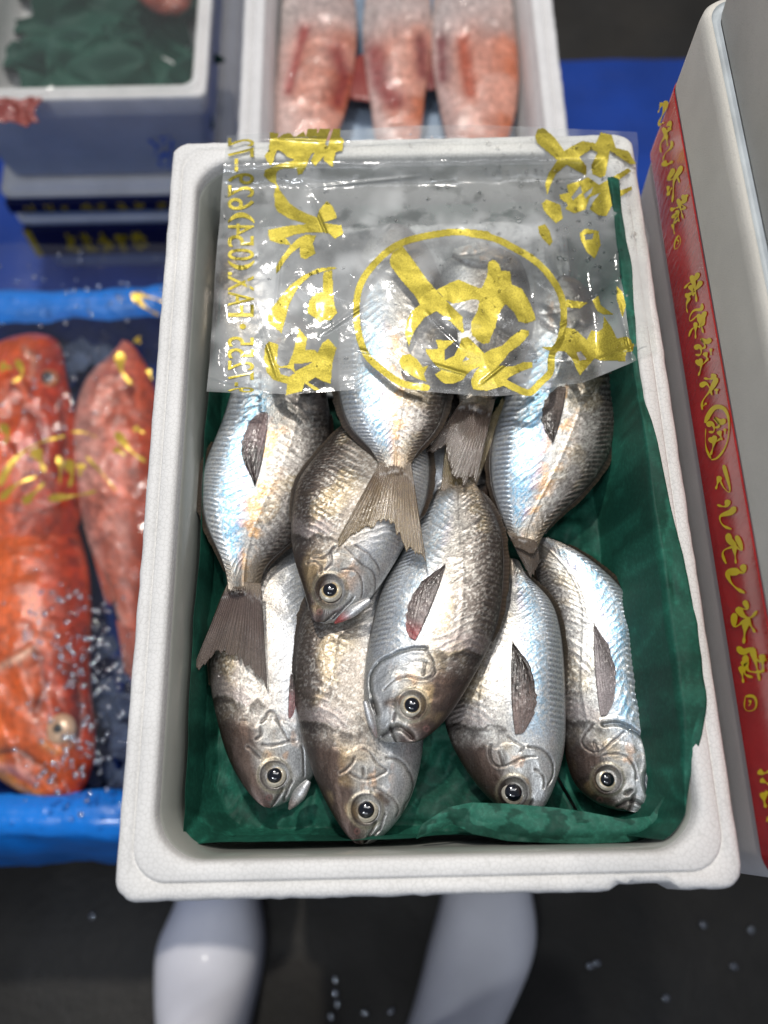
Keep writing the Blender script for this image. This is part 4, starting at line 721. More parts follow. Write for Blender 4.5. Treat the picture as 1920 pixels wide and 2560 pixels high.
PRINT = {
 'gold_brush_character': [
  (zp(ZA, [(650,55),(760,60),(742,200),(745,260),(720,330),(690,440),(660,450),(620,400),(590,340),(640,280),(660,130)]), []),
  (zp(ZA, [(740,130),(830,70),(900,60),(960,110),(1070,40),(1100,100),(1120,10),(1230,10),(1240,70),(1262,10),(1395,10),(1330,200),(1365,220),(1400,100),(1430,10),(1520,12),(1510,100),(1560,150),(1540,280),(1460,290),(1420,480),(1310,390),(1320,340),(1210,465),(1155,400),(1200,300),(1160,320),(1100,470),(1050,560),(1000,570),(980,490),(880,490),(780,500),(730,560),(730,650),(780,760),(900,920),(1000,990),(1100,1040),(1230,1090),(1260,1000),(1350,890),(1420,950),(1475,1080),(1470,1100),(1310,1155),(1530,1190),(1555,1290),(1450,1350),(1370,1280),(1130,1270),(960,1300),(850,1340),(920,1430),(780,1410),(660,1370),(635,1300),(640,1240),(900,1190),(1110,1170),(900,1110),(750,1020),(715,950),(710,800),(730,690),(640,640),(580,580),(600,510),(740,450),(960,390),(870,350),(790,280),(740,270)]), []),
  (zp(ZA, [(735,1780),(730,1700),(770,1620),(900,1440),(1000,1350),(1090,1300),(1225,1310),(1180,1410),(1215,1530),(1090,1600),(1030,1580),(1020,1450),(930,1520),(840,1620),(770,1740)]), [])],
 'gold_brush_character.b': [
  (zp(ZB, [(620,760),(680,640),(760,530),(900,360),(1060,240),(1250,150),(1430,130),(1480,150),(1300,190),(1150,240),(1030,350),(950,470),(890,600),(850,760),(820,860),(800,945),(720,870),(640,820)]), []),
  (zp(ZB, [(1310,200),(1420,170),(1425,400),(1445,600),(1480,690),(1400,780),(1300,780),(1280,830),(1200,750),(1110,690),(1140,540),(1200,460),(1300,440)]), []),
  (zp(ZB, [(600,1090),(650,1040),(760,1080),(740,1300),(780,1350),(880,1330),(940,1180),(1010,880),(1110,1000),(1090,1150),(1200,1140),(1240,1180),(1300,1060),(1370,1010),(1470,1120),(1420,1300),(1400,1560),(1290,1520),(1210,1480),(1120,1540),(1290,1640),(1200,1640),(1080,1550),(1050,1650),(850,1700),(870,1560),(700,1510),(620,1420),(585,1250)]), [zp(ZB, [(950,1310),(1040,1310),(1190,1290),(960,1410)]), zp(ZB, [(760,1360),(900,1370),(960,1430),(890,1470),(790,1440)])])],
 'gold_ring_emblem': [
  (zp(ZC, [(500,400),(530,310),(640,240),(760,400),(900,600),(1040,760),(1180,900),(1290,1010),(1310,1180),(1290,1190),(1180,1080),(1080,1000),(1010,950),(880,1020),(780,1150),(730,1250),(710,1340),(665,1200),(690,1050),(740,950),(830,880),(780,790),(640,630),(510,460)]), []),
  (zp(ZC, [(1010,720),(1160,640),(1250,605),(1330,640),(1480,700),(1560,690),(1600,560),(1590,450),(1600,400),(1659,400),(1659,1130),(1610,1180),(1590,1290),(1530,1310),(1450,1270),(1390,1180),(1390,1070),(1440,980),(1480,890),(1470,830),(1400,820),(1300,850),(1190,870),(1110,830)]), []),
  (zp(ZD, [(210,330),(250,310),(300,340),(320,400),(400,410),(410,520),(500,560),(560,660),(610,780),(620,830),(540,860),(470,840),(430,760),(360,690),(320,740),(280,850),(250,940),(210,1030),(150,1030),(70,960),(60,870),(110,780),(130,680),(150,560),(200,450)]), []),
  (zp(ZD, [(170,1120),(240,1080),(330,1050),(400,980),(500,910),(560,920),(560,960),(480,1050),(390,1110),(330,1190),(290,1230),(230,1190)]), []),
  (zp(ZD, [(0,980),(60,1000),(170,1110),(290,1222),(420,1232),(520,1190),(590,1190),(590,1240),(500,1270),(380,1330),(340,1400),(200,1440),(80,1430),(60,1370),(100,1300),(140,1240),(60,1180),(0,1130)]), []),
  (zp(ZC, [(890,1360),(960,1370),(1030,1360),(1000,1260),(1100,1270),(1220,1270),(1100,1370),(1100,1490),(1200,1440),(1260,1330),(1280,1250),(1350,1230),(1450,1330),(1560,1450),(1659,1560),(1659,1800),(1450,1800),(1390,1760),(1390,1690),(1440,1600),(1490,1555),(1400,1590),(1340,1640),(1300,1700),(1200,1740),(1100,1740),(1040,1700),(990,1640),(1060,1600),(990,1530),(950,1480),(900,1410)]), [zp(ZC, [(1290,1500),(1350,1410),(1440,1460)])]),
  (zp(ZC, [(600,1490),(640,1430),(720,1420),(800,1480),(860,1560),(920,1545),(870,1640),(900,1720),(800,1690),(680,1620),(620,1560)]), [])],
 'gold_brush_character.c': [
  (zp(ZE, [(875,110),(890,60),(930,50),(1000,110),(1065,200),(1130,160),(1180,135),(1270,150),(1300,80),(1370,95),(1400,180),(1480,200),(1530,285),(1490,285),(1420,240),(1360,200),(1330,360),(1300,375),(1245,350),(1240,290),(1280,210),(1240,190),(1160,240),(1210,300),(1205,360),(1130,320),(1080,290),(1010,350),(975,420),(955,485),(940,420),(960,350),(1020,260),(950,200),(890,150)]), []),
  (zp(ZE, [(1030,485),(1090,470),(1080,420),(1180,390),(1215,370),(1290,420),(1480,310),(1500,330),(1400,400),(1360,480),(1500,430),(1505,450),(1390,520),(1340,620),(1290,620),(1230,580),(1250,530),(1300,470),(1230,500),(1200,580),(1130,605),(1070,575),(1090,550),(1040,510)]), [zp(ZE, [(1110,500),(1170,420),(1180,470),(1120,520)]), zp(ZE, [(1190,480),(1250,435),(1240,470),(1200,510)])]),
  (zp(ZE, [(920,540),(950,515),(1040,550),(1055,640),(1010,670),(960,620),(930,580)]), [])],
 'gold_brush_character.d': [
  (zp(ZD, [(640,20),(700,0),(740,60),(765,150),(740,190),(680,130),(650,80)]), []), (zp(ZD, [(1000,80),(1050,40),(1160,60),(1180,180),(1130,300),(1060,240),(1010,140)]), [zp(ZD, [(1040,90),(1120,80),(1110,130),(1050,140)])]),
  (zp(ZD, [(880,650),(1070,680),(1000,730),(890,720)]), []), (zp(ZD, [(1110,660),(1160,620),(1180,700),(1290,780),(1200,780),(1150,750)]), []), (zp(ZD, [(1320,540),(1370,590),(1400,700),(1370,810),(1320,650)]), []),
  (zp(ZD, [(660,1060),(760,1060),(850,960),(880,890),(960,910),(1060,1000),(1100,920),(1160,930),(1200,900),(1210,800),(1280,900),(1320,990),(1400,970),(1470,1020),(1460,1100),(1400,1110),(1390,1190),(1300,1180),(1180,1180),(1130,1160),(1000,1310),(930,1160),(870,1100),(740,1100)]), [zp(ZD, [(970,1110),(1010,1100),(1060,1170),(1000,1180)])])]}
gx, gy = np.meshgrid(np.arange(540, 1660, 1.8), np.arange(312, 1000, 1.8), indexing='ij')
ring = zp(ZC, [(900,1785),(760,1770),(640,1740),(400,1580),(260,1450),(185,1290),(140,1070),(135,900),(160,720),(220,580),(310,460),(450,320),(600,220),(850,140),(1100,97),(1350,92),(1560,118)]) + zp(ZD, [(60,82),(200,108),(400,190),(560,280),(700,400),(790,520),(850,660),(862,800),(845,950),(800,1060),(760,1130),(745,1280),(650,1380),(570,1455),(470,1430),(350,1370)])
def near_poly(x, y, P, w_):
    m_ = np.zeros(x.shape, bool)
    for (x0, y0), (x1, y1) in zip(P[:-1], P[1:]):
        sel = (x > min(x0, x1) - w_) & (x < max(x0, x1) + w_) & (y > min(y0, y1) - w_) & (y < max(y0, y1) + w_)
        dx, dy = x1 - x0, y1 - y0; t = np.clip(((x - x0) * dx + (y - y0) * dy) / (dx * dx + dy * dy + 1e-9), 0, 1)
        m_ |= sel & (np.hypot(x - x0 - t * dx, y - y0 - t * dy) < w_ / 2)
    return m_
rs_ = np.array(ring); tt_ = np.r_[0, np.cumsum(np.hypot(*np.diff(rs_, axis=0).T))]; rsm = spline(tt_, rs_, np.linspace(0, tt_[-1], 240))
def drape(name, mask):
    idx = -np.ones((gx.shape[0] + 1, gx.shape[1] + 1), int); i, j = np.nonzero(mask)
    for di, dj in ((0, 0), (1, 0), (0, 1), (1, 1)): idx[i + di, j + dj] = 0
    I, J = np.nonzero(idx == 0); idx[I, J] = np.arange(len(I))
    x = 540 + I * 1.8 - .9; y = 312 + J * 1.8 - .9; W = onz(x, y, film_z(x, y) + .00018)
    f = np.stack([idx[i, j], idx[i, j + 1], idx[i + 1, j + 1], idx[i + 1, j]], -1)
    return mesh(name, W, f, m_gold, film)
for nm, L_ in PRINT.items():
    mk = np.zeros(gx.shape, bool)
    for poly, holes in L_:
        q = inpoly(gx, gy, poly)
        for h_ in holes: q &= ~inpoly(gx, gy, h_)
        mk |= q
    if nm.endswith('.d'):
        for poly, holes in L_:
            q = inpoly(gx, gy, poly)
            for h_ in holes: q &= ~inpoly(gx, gy, h_)
            drape('gold_brush_fragment', q)
        continue
    if nm == 'gold_ring_emblem': mk |= near_poly(gx, gy, [tuple(p) for p in rsm], 17)
    drape(nm.split('.')[0], mk)
# phone number, mirrored, running up the film
def glyph(ch):
    cu = bpy.data.curves.new('glyph', 'FONT'); cu.body = ch; cu.size = 1.0; cu.resolution_u = 5
    ob = bpy.data.objects.new('glyph', cu); COL.objects.link(ob); dg = bpy.context.evaluated_depsgraph_get(); me = bpy.data.meshes.new_from_object(ob.evaluated_get(dg))
    Vv = np.array([v.co[:] for v in me.vertices]); Fs = [tuple(p.vertices) for p in me.polygons]
    bpy.data.objects.remove(ob); bpy.data.curves.remove(cu); bpy.data.meshes.remove(me); return Vv, Fs
TXT = [('F',761,792),('A',728,765),('X',687,728),('.',680,688),('(',650,675),('0',621,651),('5',587,617),('4',558,588),(')',531,559),('6',494,525),('2',462,493),('9',432,461),('-',397,429),('7',368,393),('2',345,366),
       ('5',841,866),('5',870,896),('2',901,926),('7',928,950),('-',956,966),('9',968,981)]
Vt2, Ft2 = [], []
for ch, y0, y1 in TXT:
    g_, f_ = glyph(ch); x0, x1 = g_[:, 0].min(), g_[:, 0].max(); lo, hi = (0, .70) if ch not in '()' else (g_[:, 1].min(), g_[:, 1].max())
    for e in (0.0, 0.022) if ch in 'FAX()-' else (0.0, 0.018):
        gg = g_.copy()
        py_ = y1 - (gg[:, 0] - x0 + e) / (x1 - x0) * (y1 - y0) * .94; px_ = 570 + (gg[:, 1] - lo) / (hi - lo) * 66
        W = onz(px_, py_, film_z(px_, py_) + .0004 + e * .003); o0 = len(Vt2); Vt2 += list(W); Ft2 += [tuple(o0 + k for k in f) for f in f_]
a_ = np.linspace(0, 2 * np.pi, 17)[:-1]; W = onz(607 + 8 * np.cos(a_), 816 + 7 * np.sin(a_), film_z(607 + 8 * np.cos(a_), 816 + 7 * np.sin(a_)) + .0004); o0 = len(Vt2); Vt2 += list(W); Ft2 += [tuple(range(o0, o0 + 16))]
mesh('phone_number', np.array(Vt2), Ft2, m_gold, film, smooth=False)
# crushed ice heaped at the far end, under the film
U, V = np.meshgrid(np.linspace(-.098, .098, 300), np.linspace(.060, .176, 180), indexing='ij')
e_ = np.minimum.reduce([U + .098, .098 - U, .176 - V]); cl = ridged(U * 130, V * 130, 3, 91)
Zi = -.047 + .030 * sm(.0, .03, e_) * sm(.105, .150, V + .03 * (fbm(U * 30, V * 30, 3, 95) - .5)) + .006 * (fbm(U * 45, V * 45, 3, 92) - .5) + .0035 * (cl - .5) - .022 * sm(.56, .66, fbm(U * 34, V * 34, 3, 98))
m_heap, nt, b = newmat('packed_ice'); nt.links.new(ramp(nt, noise(nt, 70, 5, .6), [(.35, (.42, .44, .43)), (.65, (.78, .80, .79))]), b.inputs['Base Color']); b.inputs['Roughness'].default_value = .22; b.inputs['Coat Weight'].default_value = .5; b.inputs['Transmission Weight'].default_value = .25; bump(nt, b, noise(nt, 420, 4, .7), .7, .0012)
tag(sheet('crushed_ice', np.stack([U, V, Zi], -1), .004, m_heap), 'grey white crushed ice heaped under the printed film', 'crushed ice', kind='stuff')
# water drops on the film
m_water, nt, b = newmat('water'); b.inputs['Base Color'].default_value = (1, 1, 1, 1); b.inputs['Roughness'].default_value = 0.02; b.inputs['Transmission Weight'].default_value = 1.0; b.inputs['IOR'].default_value = 1.33
def drops(name, pts, label, cat, mat=m_water, flat=.45, parent=None, n1=5, n2=10):
    V, Fc = [], []
    for (x, y, z, r) in pts:
        o0 = len(V); e = random.uniform(.7, 1.35); a0 = random.uniform(0, 3)
        for i in range(n1 + 1):
            ph = math.pi / 2 * i / n1
            for j in range(n2):
                th_ = 2 * math.pi * j / n2; a, b3 = r * math.cos(ph) * math.cos(th_) * e, r * math.cos(ph) * math.sin(th_) / e
                V.append((x + a * math.cos(a0) - b3 * math.sin(a0), y + a * math.sin(a0) + b3 * math.cos(a0), z + r * flat * math.sin(ph)))
        Fc += [tuple(f + o0) for f in grid_faces(n1 + 1, n2, wrap=True)[:, ::-1]]
    return tag(mesh(name, np.array(V), Fc, mat, parent), label, cat, kind='stuff')
pts = []
while len(pts) < 300:
    u_, v_ = random.uniform(560, 1590), random.uniform(330, 940)
    if v_ > 700 and random.random() < .5: continue
    dens = .25 + .75 * (u_ > 1200); 
    if random.random() > dens: continue
    r = random.choice([.0004, .0005, .0006, .0008, .0011]) * (1.5 if u_ > 1380 and random.random() < .45 else 1)
    zz = float(film_z(np.array(u_), np.array(v_))); p = onz(u_, v_, zz + .0002); pts.append((p[0], p[1], p[2], r))
drops('water_drops', pts, 'scattered clear water drops on the printed film', 'water drops')

# ================================================================== background
def strip_box(x0, x1, y, z0, z1, dep, name, mat, parent):
    V = [(x0, y, z0), (x1, y, z0), (x1, y, z1), (x0, y, z1), (x0, y + dep, z0), (x1, y + dep, z0), (x1, y + dep, z1), (x0, y + dep, z1)]
    return mesh(name, V, [(0, 1, 2, 3), (5, 4, 7, 6), (4, 0, 3, 7), (1, 5, 6, 2), (3, 2, 6, 7), (4, 5, 1, 0)], mat, parent, smooth=False)
# stack of three at the top left
SX, SY = -0.315, 0.74      # centre of the stack
stA = foam_box('foam_box', SX, SY, -0.300, 0.262, 0.40, 0.13, 'open white box on top of the left stack, green paper and a red fish inside', mat=M_foam_far, inner_depth=.08, ro=.010, ri=.012, group='stacked foam boxes at the top left')
m_navy = simple('navy_print', (10, 12, 62), 0.4, 0, 0.2, 30, .15); m_ydk = simple('yellow_band_print', (206, 172, 8), 0.45)
m_blueink = simple('blue_marker', (52, 96, 190), 0.5)
hw = zip([[(372,348),(392,362),(415,352)],[(400,345),(425,340)],[(392,362),(388,388)],[(398,395),(420,385),(426,400),(405,415),(396,402)],[(430,350),(426,420)]], [7, 6, 7, 10, 7])
V, Fc = [], []
for pl, wd in hw:
    S = brush(pl, wd, False); n = len(S); o0 = len(V); V += [ony(p[0], p[1], SY - .2 + .0035) for a in S for p in a]; Fc += [(o0 + 2 * i, o0 + 2 * i + 1, o0 + 2 * i + 3, o0 + 2 * i + 2) for i in range(n - 1)]
V = np.array(V); V[:, 1] = SY - .2 + .003
mesh('handwriting', V, Fc, m_blueink, stA, smooth=False)
stC = closed_box('lidded_foam_box', SX + .002, SY + .004, -.598, .268, .40, .122, 'box at the foot of the left stack, navy band with yellow print on its front', M_foam_far, .02, group='stacked foam boxes at the top left')
stB = closed_box('lidded_foam_box', SX + .001, SY + .002, -.475, .266, .40, .042, 'flat box in the middle of the left stack with a thin navy band', M_foam_far, .014, group='stacked foam boxes at the top left')
fy = SY - .2
strip_box(SX - .128, SX + .128, fy - .0030, -.466, -.449, .010, 'navy_band', m_navy, stB)
strip_box(SX - .126, SX + .126, fy - .0020, -.548, -.499, .014, 'navy_band', m_navy, stC)
def blocks(x0, x1, n, z0, z1, y, par, seed, slant=.0):
    V, Fc = [], []; rnd = random.Random(seed); wx = (x1 - x0) / n
    for k in range(n):
        for q in range(5):
            a = x0 + wx * k + rnd.uniform(.05, .55) * wx; c = z0 + (z1 - z0) * rnd.uniform(0, .75)
            hz_ = rnd.random() < .5; ww, hh = (wx * rnd.uniform(.3, .45), (z1 - z0) * .16) if hz_ else (wx * .13, (z1 - z0) * rnd.uniform(.3, .5)); c = min(c, z1 - hh)
            o0 = len(V); V += [(a, y, c), (a + ww, y, c), (a + ww, y, c + hh), (a, y, c + hh)]; Fc.append((o0, o0 + 1, o0 + 2, o0 + 3))
    mesh('yellow_print', V, Fc, m_ydk, par, smooth=False)
blocks(SX - .085, SX + .02, 5, -.542, -.505, fy - .0026, stC, 3); blocks(SX - .085, SX + .02, 5, -.542, -.505, fy - .0032, stC, 5)
blocks(SX - .11, SX + .08, 9, -.464, -.451, fy - .0036, stB, 4)
strip_box(SX - .1262, SX - .118, fy - .0026, -.548, -.499, .004, 'yellow_print', m_ydk, stC)
# generic crumpled sheet
def crumple(name, x0, x1, y0, y1, z, amp, k, seed, c0, c1, mat, label, cat, n=110, edge=None, parent=None, th=.0006):
    X, Y = np.meshgrid(np.linspace(x0, x1, n), np.linspace(y0, y1, n), indexing='ij')
    Z = z + amp * (crease(X, Y, seed, k) * 1.3 + .5 * crease(X + Y, Y - X, seed + 3, k * 1.7))
    if edge: Z += edge(X, Y)
    cc = mix(lin(c0), lin(c1), fbm(X * k, Y * k, 3, seed + 5))
    X = X + .15 * amp * (vn(Y * 60, X * 30, seed) - .5) * 8; 
    o = sheet(name, np.stack([X, Y, Z], -1), th, mat, parent, col=cc)
    return tag(o, label, cat) if label else o
crumple('green_paper', SX - .110, SX + .112, SY - .178, SY + .17, -.385, .050, 14, 71, (10, 40, 33), (40, 96, 78), M_paper, 'crumpled green paper inside the open box at the top left', 'paper', edge=lambda X, Y: .01 * sm(.0, .1, SX + .02 - X))
def bag(name, x0, x1, y0, y1, z, label, seed, k=12, amp=.02, drop=None, haze=.12):
    n = 150; X, Y = np.meshgrid(np.linspace(x0, x1, n), np.linspace(y0, y1, n), indexing='ij')
    Z = z + amp * (fbm(X * k, Y * k, 3, seed) - .5) + amp * .25 * (1 - np.abs(2 * fbm(X * k * 3, Y * k * 3, 3, seed + 2) - 1))
    if drop: Z = drop(X, Y, Z)
    return tag(mesh(name, np.stack([X, Y, Z], -1).reshape(-1, 3), grid_faces(n, n), m_film2, None, attrs={'haze': np.full(n * n, haze)}), label, 'plastic film')
m_film2 = m_film.copy(); m_film2.name = 'clear_bag_film'
for nd in m_film2.node_tree.nodes:
    if nd.type == 'FRESNEL': nd.inputs['IOR'].default_value = 1.3
bag('plastic_film', SX - .13, SX + .119, SY - .203, SY + .19, -.292, 'clear film hanging over the front rim of the top left box', 81, amp=.012, haze=.04, drop=lambda X, Y, Z: np.where(Y < SY - .196, Z - 0.1 * 0, Z))

# ---- reddish fish (background, out of focus)
def red_fish(name, rows, zh, zm, zt, label, seed, c_back, c_mid, c_bel, group, eye=None, eye_r=30, pup_r=12, eye_c=((226,186,150),(60,66,60)), thick=.3, stripes=0, spiky=0.0, cat='fish', wing=None, tail=None, lines=None):
    Dp, Vp = cols(rows)
    if stripes: m_ = (Dp[:, :1] + Vp[:, :1]) / 2; Dp[:, :1] = m_ + (Dp[:, :1] - m_) * 1.16; Vp[:, :1] = m_ + (Vp[:, :1] - m_) * 1.16
    rs, nt_ = 150, 49; u = np.linspace(0, 1, rs); s = u * u / (u + .05) * 1.05; s[-1] = 1
    Dx = interp_px(Dp, s); Vx = interp_px(Vp, s); zc = spline([0, .5, 1], [[zh], [zm], [zt]], s)[:, 0]
    Dw = onz(Dx[:, 0], Dx[:, 1], zc); Vw = onz(Vx[:, 0], Vx[:, 1], zc); wd = np.linalg.norm(Dw - Vw, axis=1); L = np.linalg.norm(Dw[0] - Dw[-1])
    nb = 24; t = np.sin(np.pi / 2 * np.linspace(-1, 1, nt_)); tb = np.sin(np.pi / 2 * np.linspace(1, -1, nb + 2))[1:-1]
    T = np.concatenate([t, tb]); up = np.r_[np.ones(nt_), -np.ones(nb)]; a = (T + 1) / 2
    P = Vw[:, None] * (1 - a[None, :, None]) + Dw[:, None] * a[None, :, None]
    S_, T_ = np.meshgrid(s, T, indexing='ij'); al, ac = S_ * L, T_ * wd[:, None] / 2
    P[..., 2] += thick * wd[:, None] * (1 - T_ ** 2 + 1e-9) ** .55 * up[None] + (ridged(al * 45, ac * 45, 3, seed) - .6) * .008 * (1 - .6 * sm(.25, .4, S_)) * (up[None] > 0) * (1 - np.abs(T_) ** 4) * sm(.01, .06, S_)
    n = fbm(al * 25, ac * 25, 4, seed); n2 = fbm(al * 90, ac * 90, 3, seed + 2)
    c = mix(lin(c_mid), lin(c_back), sm(.0, .8, T_ + (n - .5) * 1.2)); c = mix(c, lin(c_bel), sm(.1, .9, -T_ + (n - .5) * 1.0))
    c = c * ((.45 + 1.0 * n2) if not stripes else (.75 + .45 * n2))[..., None] * (.8 + .4 * n[..., None])
    if stripes: c = mix(c, lin((214, 186, 176)), stripes * sm(.42, .62, n) * .55)
    if stripes: c = mix(c, lin((190, 182, 178)) * (.75 + .5 * n2[..., None]), (.75) * (1 - sm(.20, .36, S_ + (n - .5) * .1)) * sm(.10, .2, S_))
    cp = P @ R.T + T0; ppx, ppy = F * cp[..., 0] / cp[..., 2] + 960, F * cp[..., 1] / cp[..., 2] + 1280
    for pl, w_, cl_ in (lines or []):
        dm = np.full(ppx.shape, 1e9)
        for (x0, y0), (x1, y1) in zip(pl[:-1], pl[1:]):
            ddx, ddy = x1 - x0, y1 - y0; t_ = np.clip(((ppx - x0) * ddx + (ppy - y0) * ddy) / (ddx * ddx + ddy * ddy), 0, 1); dm = np.minimum(dm, np.hypot(ppx - x0 - t_ * ddx, ppy - y0 - t_ * ddy) + 8 * (n2 - .5))
        c = mix(c, lin(cl_), .85 * np.exp(-(dm / w_) ** 2)); P[..., 2] -= (.003 if sum(cl_) < 300 else -.002) * np.exp(-(dm / w_) ** 2) * (up[None] > 0)
    rt = thing(name, (P[rs // 2, 0, 0], P[rs // 2, 0, 1], zm - .02), label, cat, group)
    fc = grid_faces(rs, nt_ + nb, wrap=True); q = P[rs // 2, nt_ // 2]
    if np.cross(P[rs // 2 + 1, nt_ // 2] - q, P[rs // 2, nt_ // 2 + 1] - q)[2] > 0: fc = fc[:, ::-1]
    mesh('body', P.reshape(-1, 3), fc, M_redskin, rt, col=c.reshape(-1, 3), uv=np.stack([al, ac], -1).reshape(-1, 2) + seed)
    sf = Surf(P[::2, :nt_:2], tol=2e-4)
    if eye is not None:
        for e_ in (eye if isinstance(eye, list) else [eye]):
            ex = onz(e_[0], e_[1], zh + .02)
            for _ in range(3): ex = onz(e_[0], e_[1], max(float(sf(ex[None, :2])[0]), zh))
            r = eye_r / F * depth(ex); Rr, Th = np.meshgrid(np.linspace(0, 1, 14), np.linspace(0, 2 * np.pi, 33)[:-1], indexing='ij')
            Vv = np.stack([ex[0] + r * Rr * np.cos(Th), ex[1] + r * Rr * np.sin(Th), ex[2] - r * .25 + r * .45 * np.sqrt(np.clip(1 - Rr ** 2, 0, 1))], -1)
            cc = mix(lin(eye_c[0]), lin(eye_c[1]), 1 - sm(pup_r / eye_r * .9, pup_r / eye_r * 1.3, Rr)); eo = mesh('eye', Vv.reshape(-1, 3), grid_faces(14, 32, wrap=True), M_iris, rt, col=cc.reshape(-1, 3))
            pr = r * pup_r / eye_r * .7; Vv = np.stack([ex[0] + pr * Rr * np.cos(Th), ex[1] + pr * Rr * np.sin(Th), ex[2] + r * .14 + pr * .5 * np.sqrt(np.clip(1 - Rr ** 2, 0, 1))], -1)
            mesh('pupil', Vv.reshape(-1, 3), grid_faces(14, 32, wrap=True), M_pupil, eo)
    if wing:
        for wg in wing: fin_fan(wg.get('name', 'pectoral_fin'), wg['base'], wg['tips'], zm + wg.get('dz', .0), zm + wg.get('dz2', 0), rt, seed, wg['c0'], wg['c1'], nray=12, nl=20, surf=sf if wg.get('on') else None, wave=.002)
    return rt
RG = 'red fish in the blue lined box'
o1, o2, o3 = (196, 60, 6), (236, 100, 14), (248, 164, 70)
red_fish('red_rockfish', [(150,1992,150,1992),(215,1960,40,1975),(238,1850,-60,1880),(226,1700,-120,1720),(228,1560,-130,1600),(224,1440,-110,1480),(205,1350,-80,1380),(180,1270,-50,1300),(150,1200,-20,1230),(130,1160,10,1180)], -.395, -.40, -.42,
         'biggest orange red fish in the blue lined box, near its front rim', 91, o1, o2, o3, RG, eye=(147,1822), eye_r=40, pup_r=11, thick=.24, lines=[([(-20,1884),(35,1872),(75,1893),(117,1925),(140,1955)],8,(66,26,14)),([(-10,1912),(41,1925),(90,1958)],10,(222,150,140)),([(0,1670),(40,1650),(80,1622)],9,(226,180,150)),([(60,1560),(100,1640),(110,1720),(90,1780)],8,(110,34,12)),([(110,1860),(140,1880),(180,1860)],9,(226,140,50)),([(185,1700),(200,1780),(190,1850)],12,(96,30,14))],
         wing=[dict(base=[(205,1790),(208,1850)], tips=[(236,1775),(246,1810),(232,1850)], dz=-.005, dz2=-.008, c0=(180,70,30), c1=(206,120,60))])
red_fish('red_rockfish', [(70,845,70,845),(150,862,-30,880),(168,950,-100,960),(190,1060,-130,1080),(200,1180,-140,1200),(205,1260,-120,1280),(190,1340,-90,1350),(170,1400,-60,1410),(140,1450,-30,1450),(120,1480,0,1480)], -.392, -.395, -.42,
         'big orange red fish at the far left of the blue lined box under printed film', 93, (186, 56, 10), (222, 88, 22), (226, 132, 84), RG, eye=(117,945), eye_r=28, pup_r=15, lines=[([(40,1000),(90,1040),(110,1110)],9,(110,34,16)),([(150,1000),(160,1100),(150,1180)],10,(96,28,14)),([(60,870),(90,900),(80,940)],8,(210,140,110))], eye_c=((196,120,70),(70,76,72)), thick=.24)
red_fish('red_rockfish', [(305,850,305,850),(345,880,270,895),(385,960,212,960),(395,1060,185,1060),(390,1160,178,1150),(382,1260,186,1230),(375,1350,205,1300),(368,1430,232,1390),(360,1520,270,1480),(352,1590,300,1560)], -.388, -.40, -.415,
         'pinkish fish with a pale belly lying against the right wall of the blue lined box', 95, (206, 80, 34), (214, 118, 92), (220, 168, 156), RG, thick=.26,
         wing=[dict(name='tail_fin', base=[(290,1550),(350,1560)], tips=[(312,1680),(330,1700),(360,1690)], dz=-.01, dz2=-.015, c0=(190,90,70), c1=(200,120,90)), dict(base=[(230,1380),(262,1440)], tips=[(262,1500),(275,1515),(290,1500)], dz=0, dz2=-.004, c0=(196,80,50), c1=(206,110,80))])
red_fish('red_rockfish', [(420,1010,420,1010),(470,1030,390,1040),(520,1120,370,1120),(540,1220,360,1220),(540,1320,350,1300),(520,1420,345,1380),(490,1500,345,1440),(460,1560,345,1500),(430,1600,345,1545),(400,1620,345,1580)], -.41, -.42, -.43,
         'dark red fish half hidden between the pink fish and the white box', 97, (120, 30, 18), (164, 50, 26), (176, 70, 40), RG, thick=.2)
# blue lined box
LB = thing('blue_lined_box', (-.36, .10, -.60), 'box wrapped in bright blue plastic sheet, holding red fish on ice, at the left edge', 'fish box')
m_blueliner = simple('blue_plastic_liner', (6, 126, 226), 0.28, 0, 0.4, 30, .18, 90, .6, .002)
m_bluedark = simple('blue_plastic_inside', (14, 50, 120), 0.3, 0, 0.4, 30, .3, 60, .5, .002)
lx0, lx1, ly0, ly1, lz = -.62, -.145, -.158, .375, -.385
lw, ll = (lx1 - lx0) / 2, (ly1 - ly0) / 2; lc = ((lx0 + lx1) / 2, (ly0 + ly1) / 2, lz)
def lring(off, z, r=.03):
    q = rring(lw - off, ll - off, max(r, .004), z); n_ = fbm(q[:, 0] * 30 + 5, q[:, 1] * 30, 3, 33 + int(abs(z) * 500)) - .5; sg = np.sign(q[:, :2]) * (np.c_[abs(q[:, 0]) > lw - off - .004, abs(q[:, 1]) > ll - off - .004])
    q[:, :2] += sg * n_[:, None] * .010; q[:, 2] += n_ * .004; return q
loft('blue_liner', [lring(.0, -.215), lring(-.012, -.14), lring(-.018, -.090), lring(-.012, -.06), lring(-.009, -.03), lring(-.004, -.016), lring(.0, -.004), lring(.004, .002), lring(.016, .006), lring(.028, .003), lring(.036, -.006)], m_blueliner, LB, lc)
loft('inner_liner', [lring(.036, -.006), lring(.041, -.03), lring(.045, -.06), lring(.06, -.075)], m_bluedark, LB, lc, close_last=True)
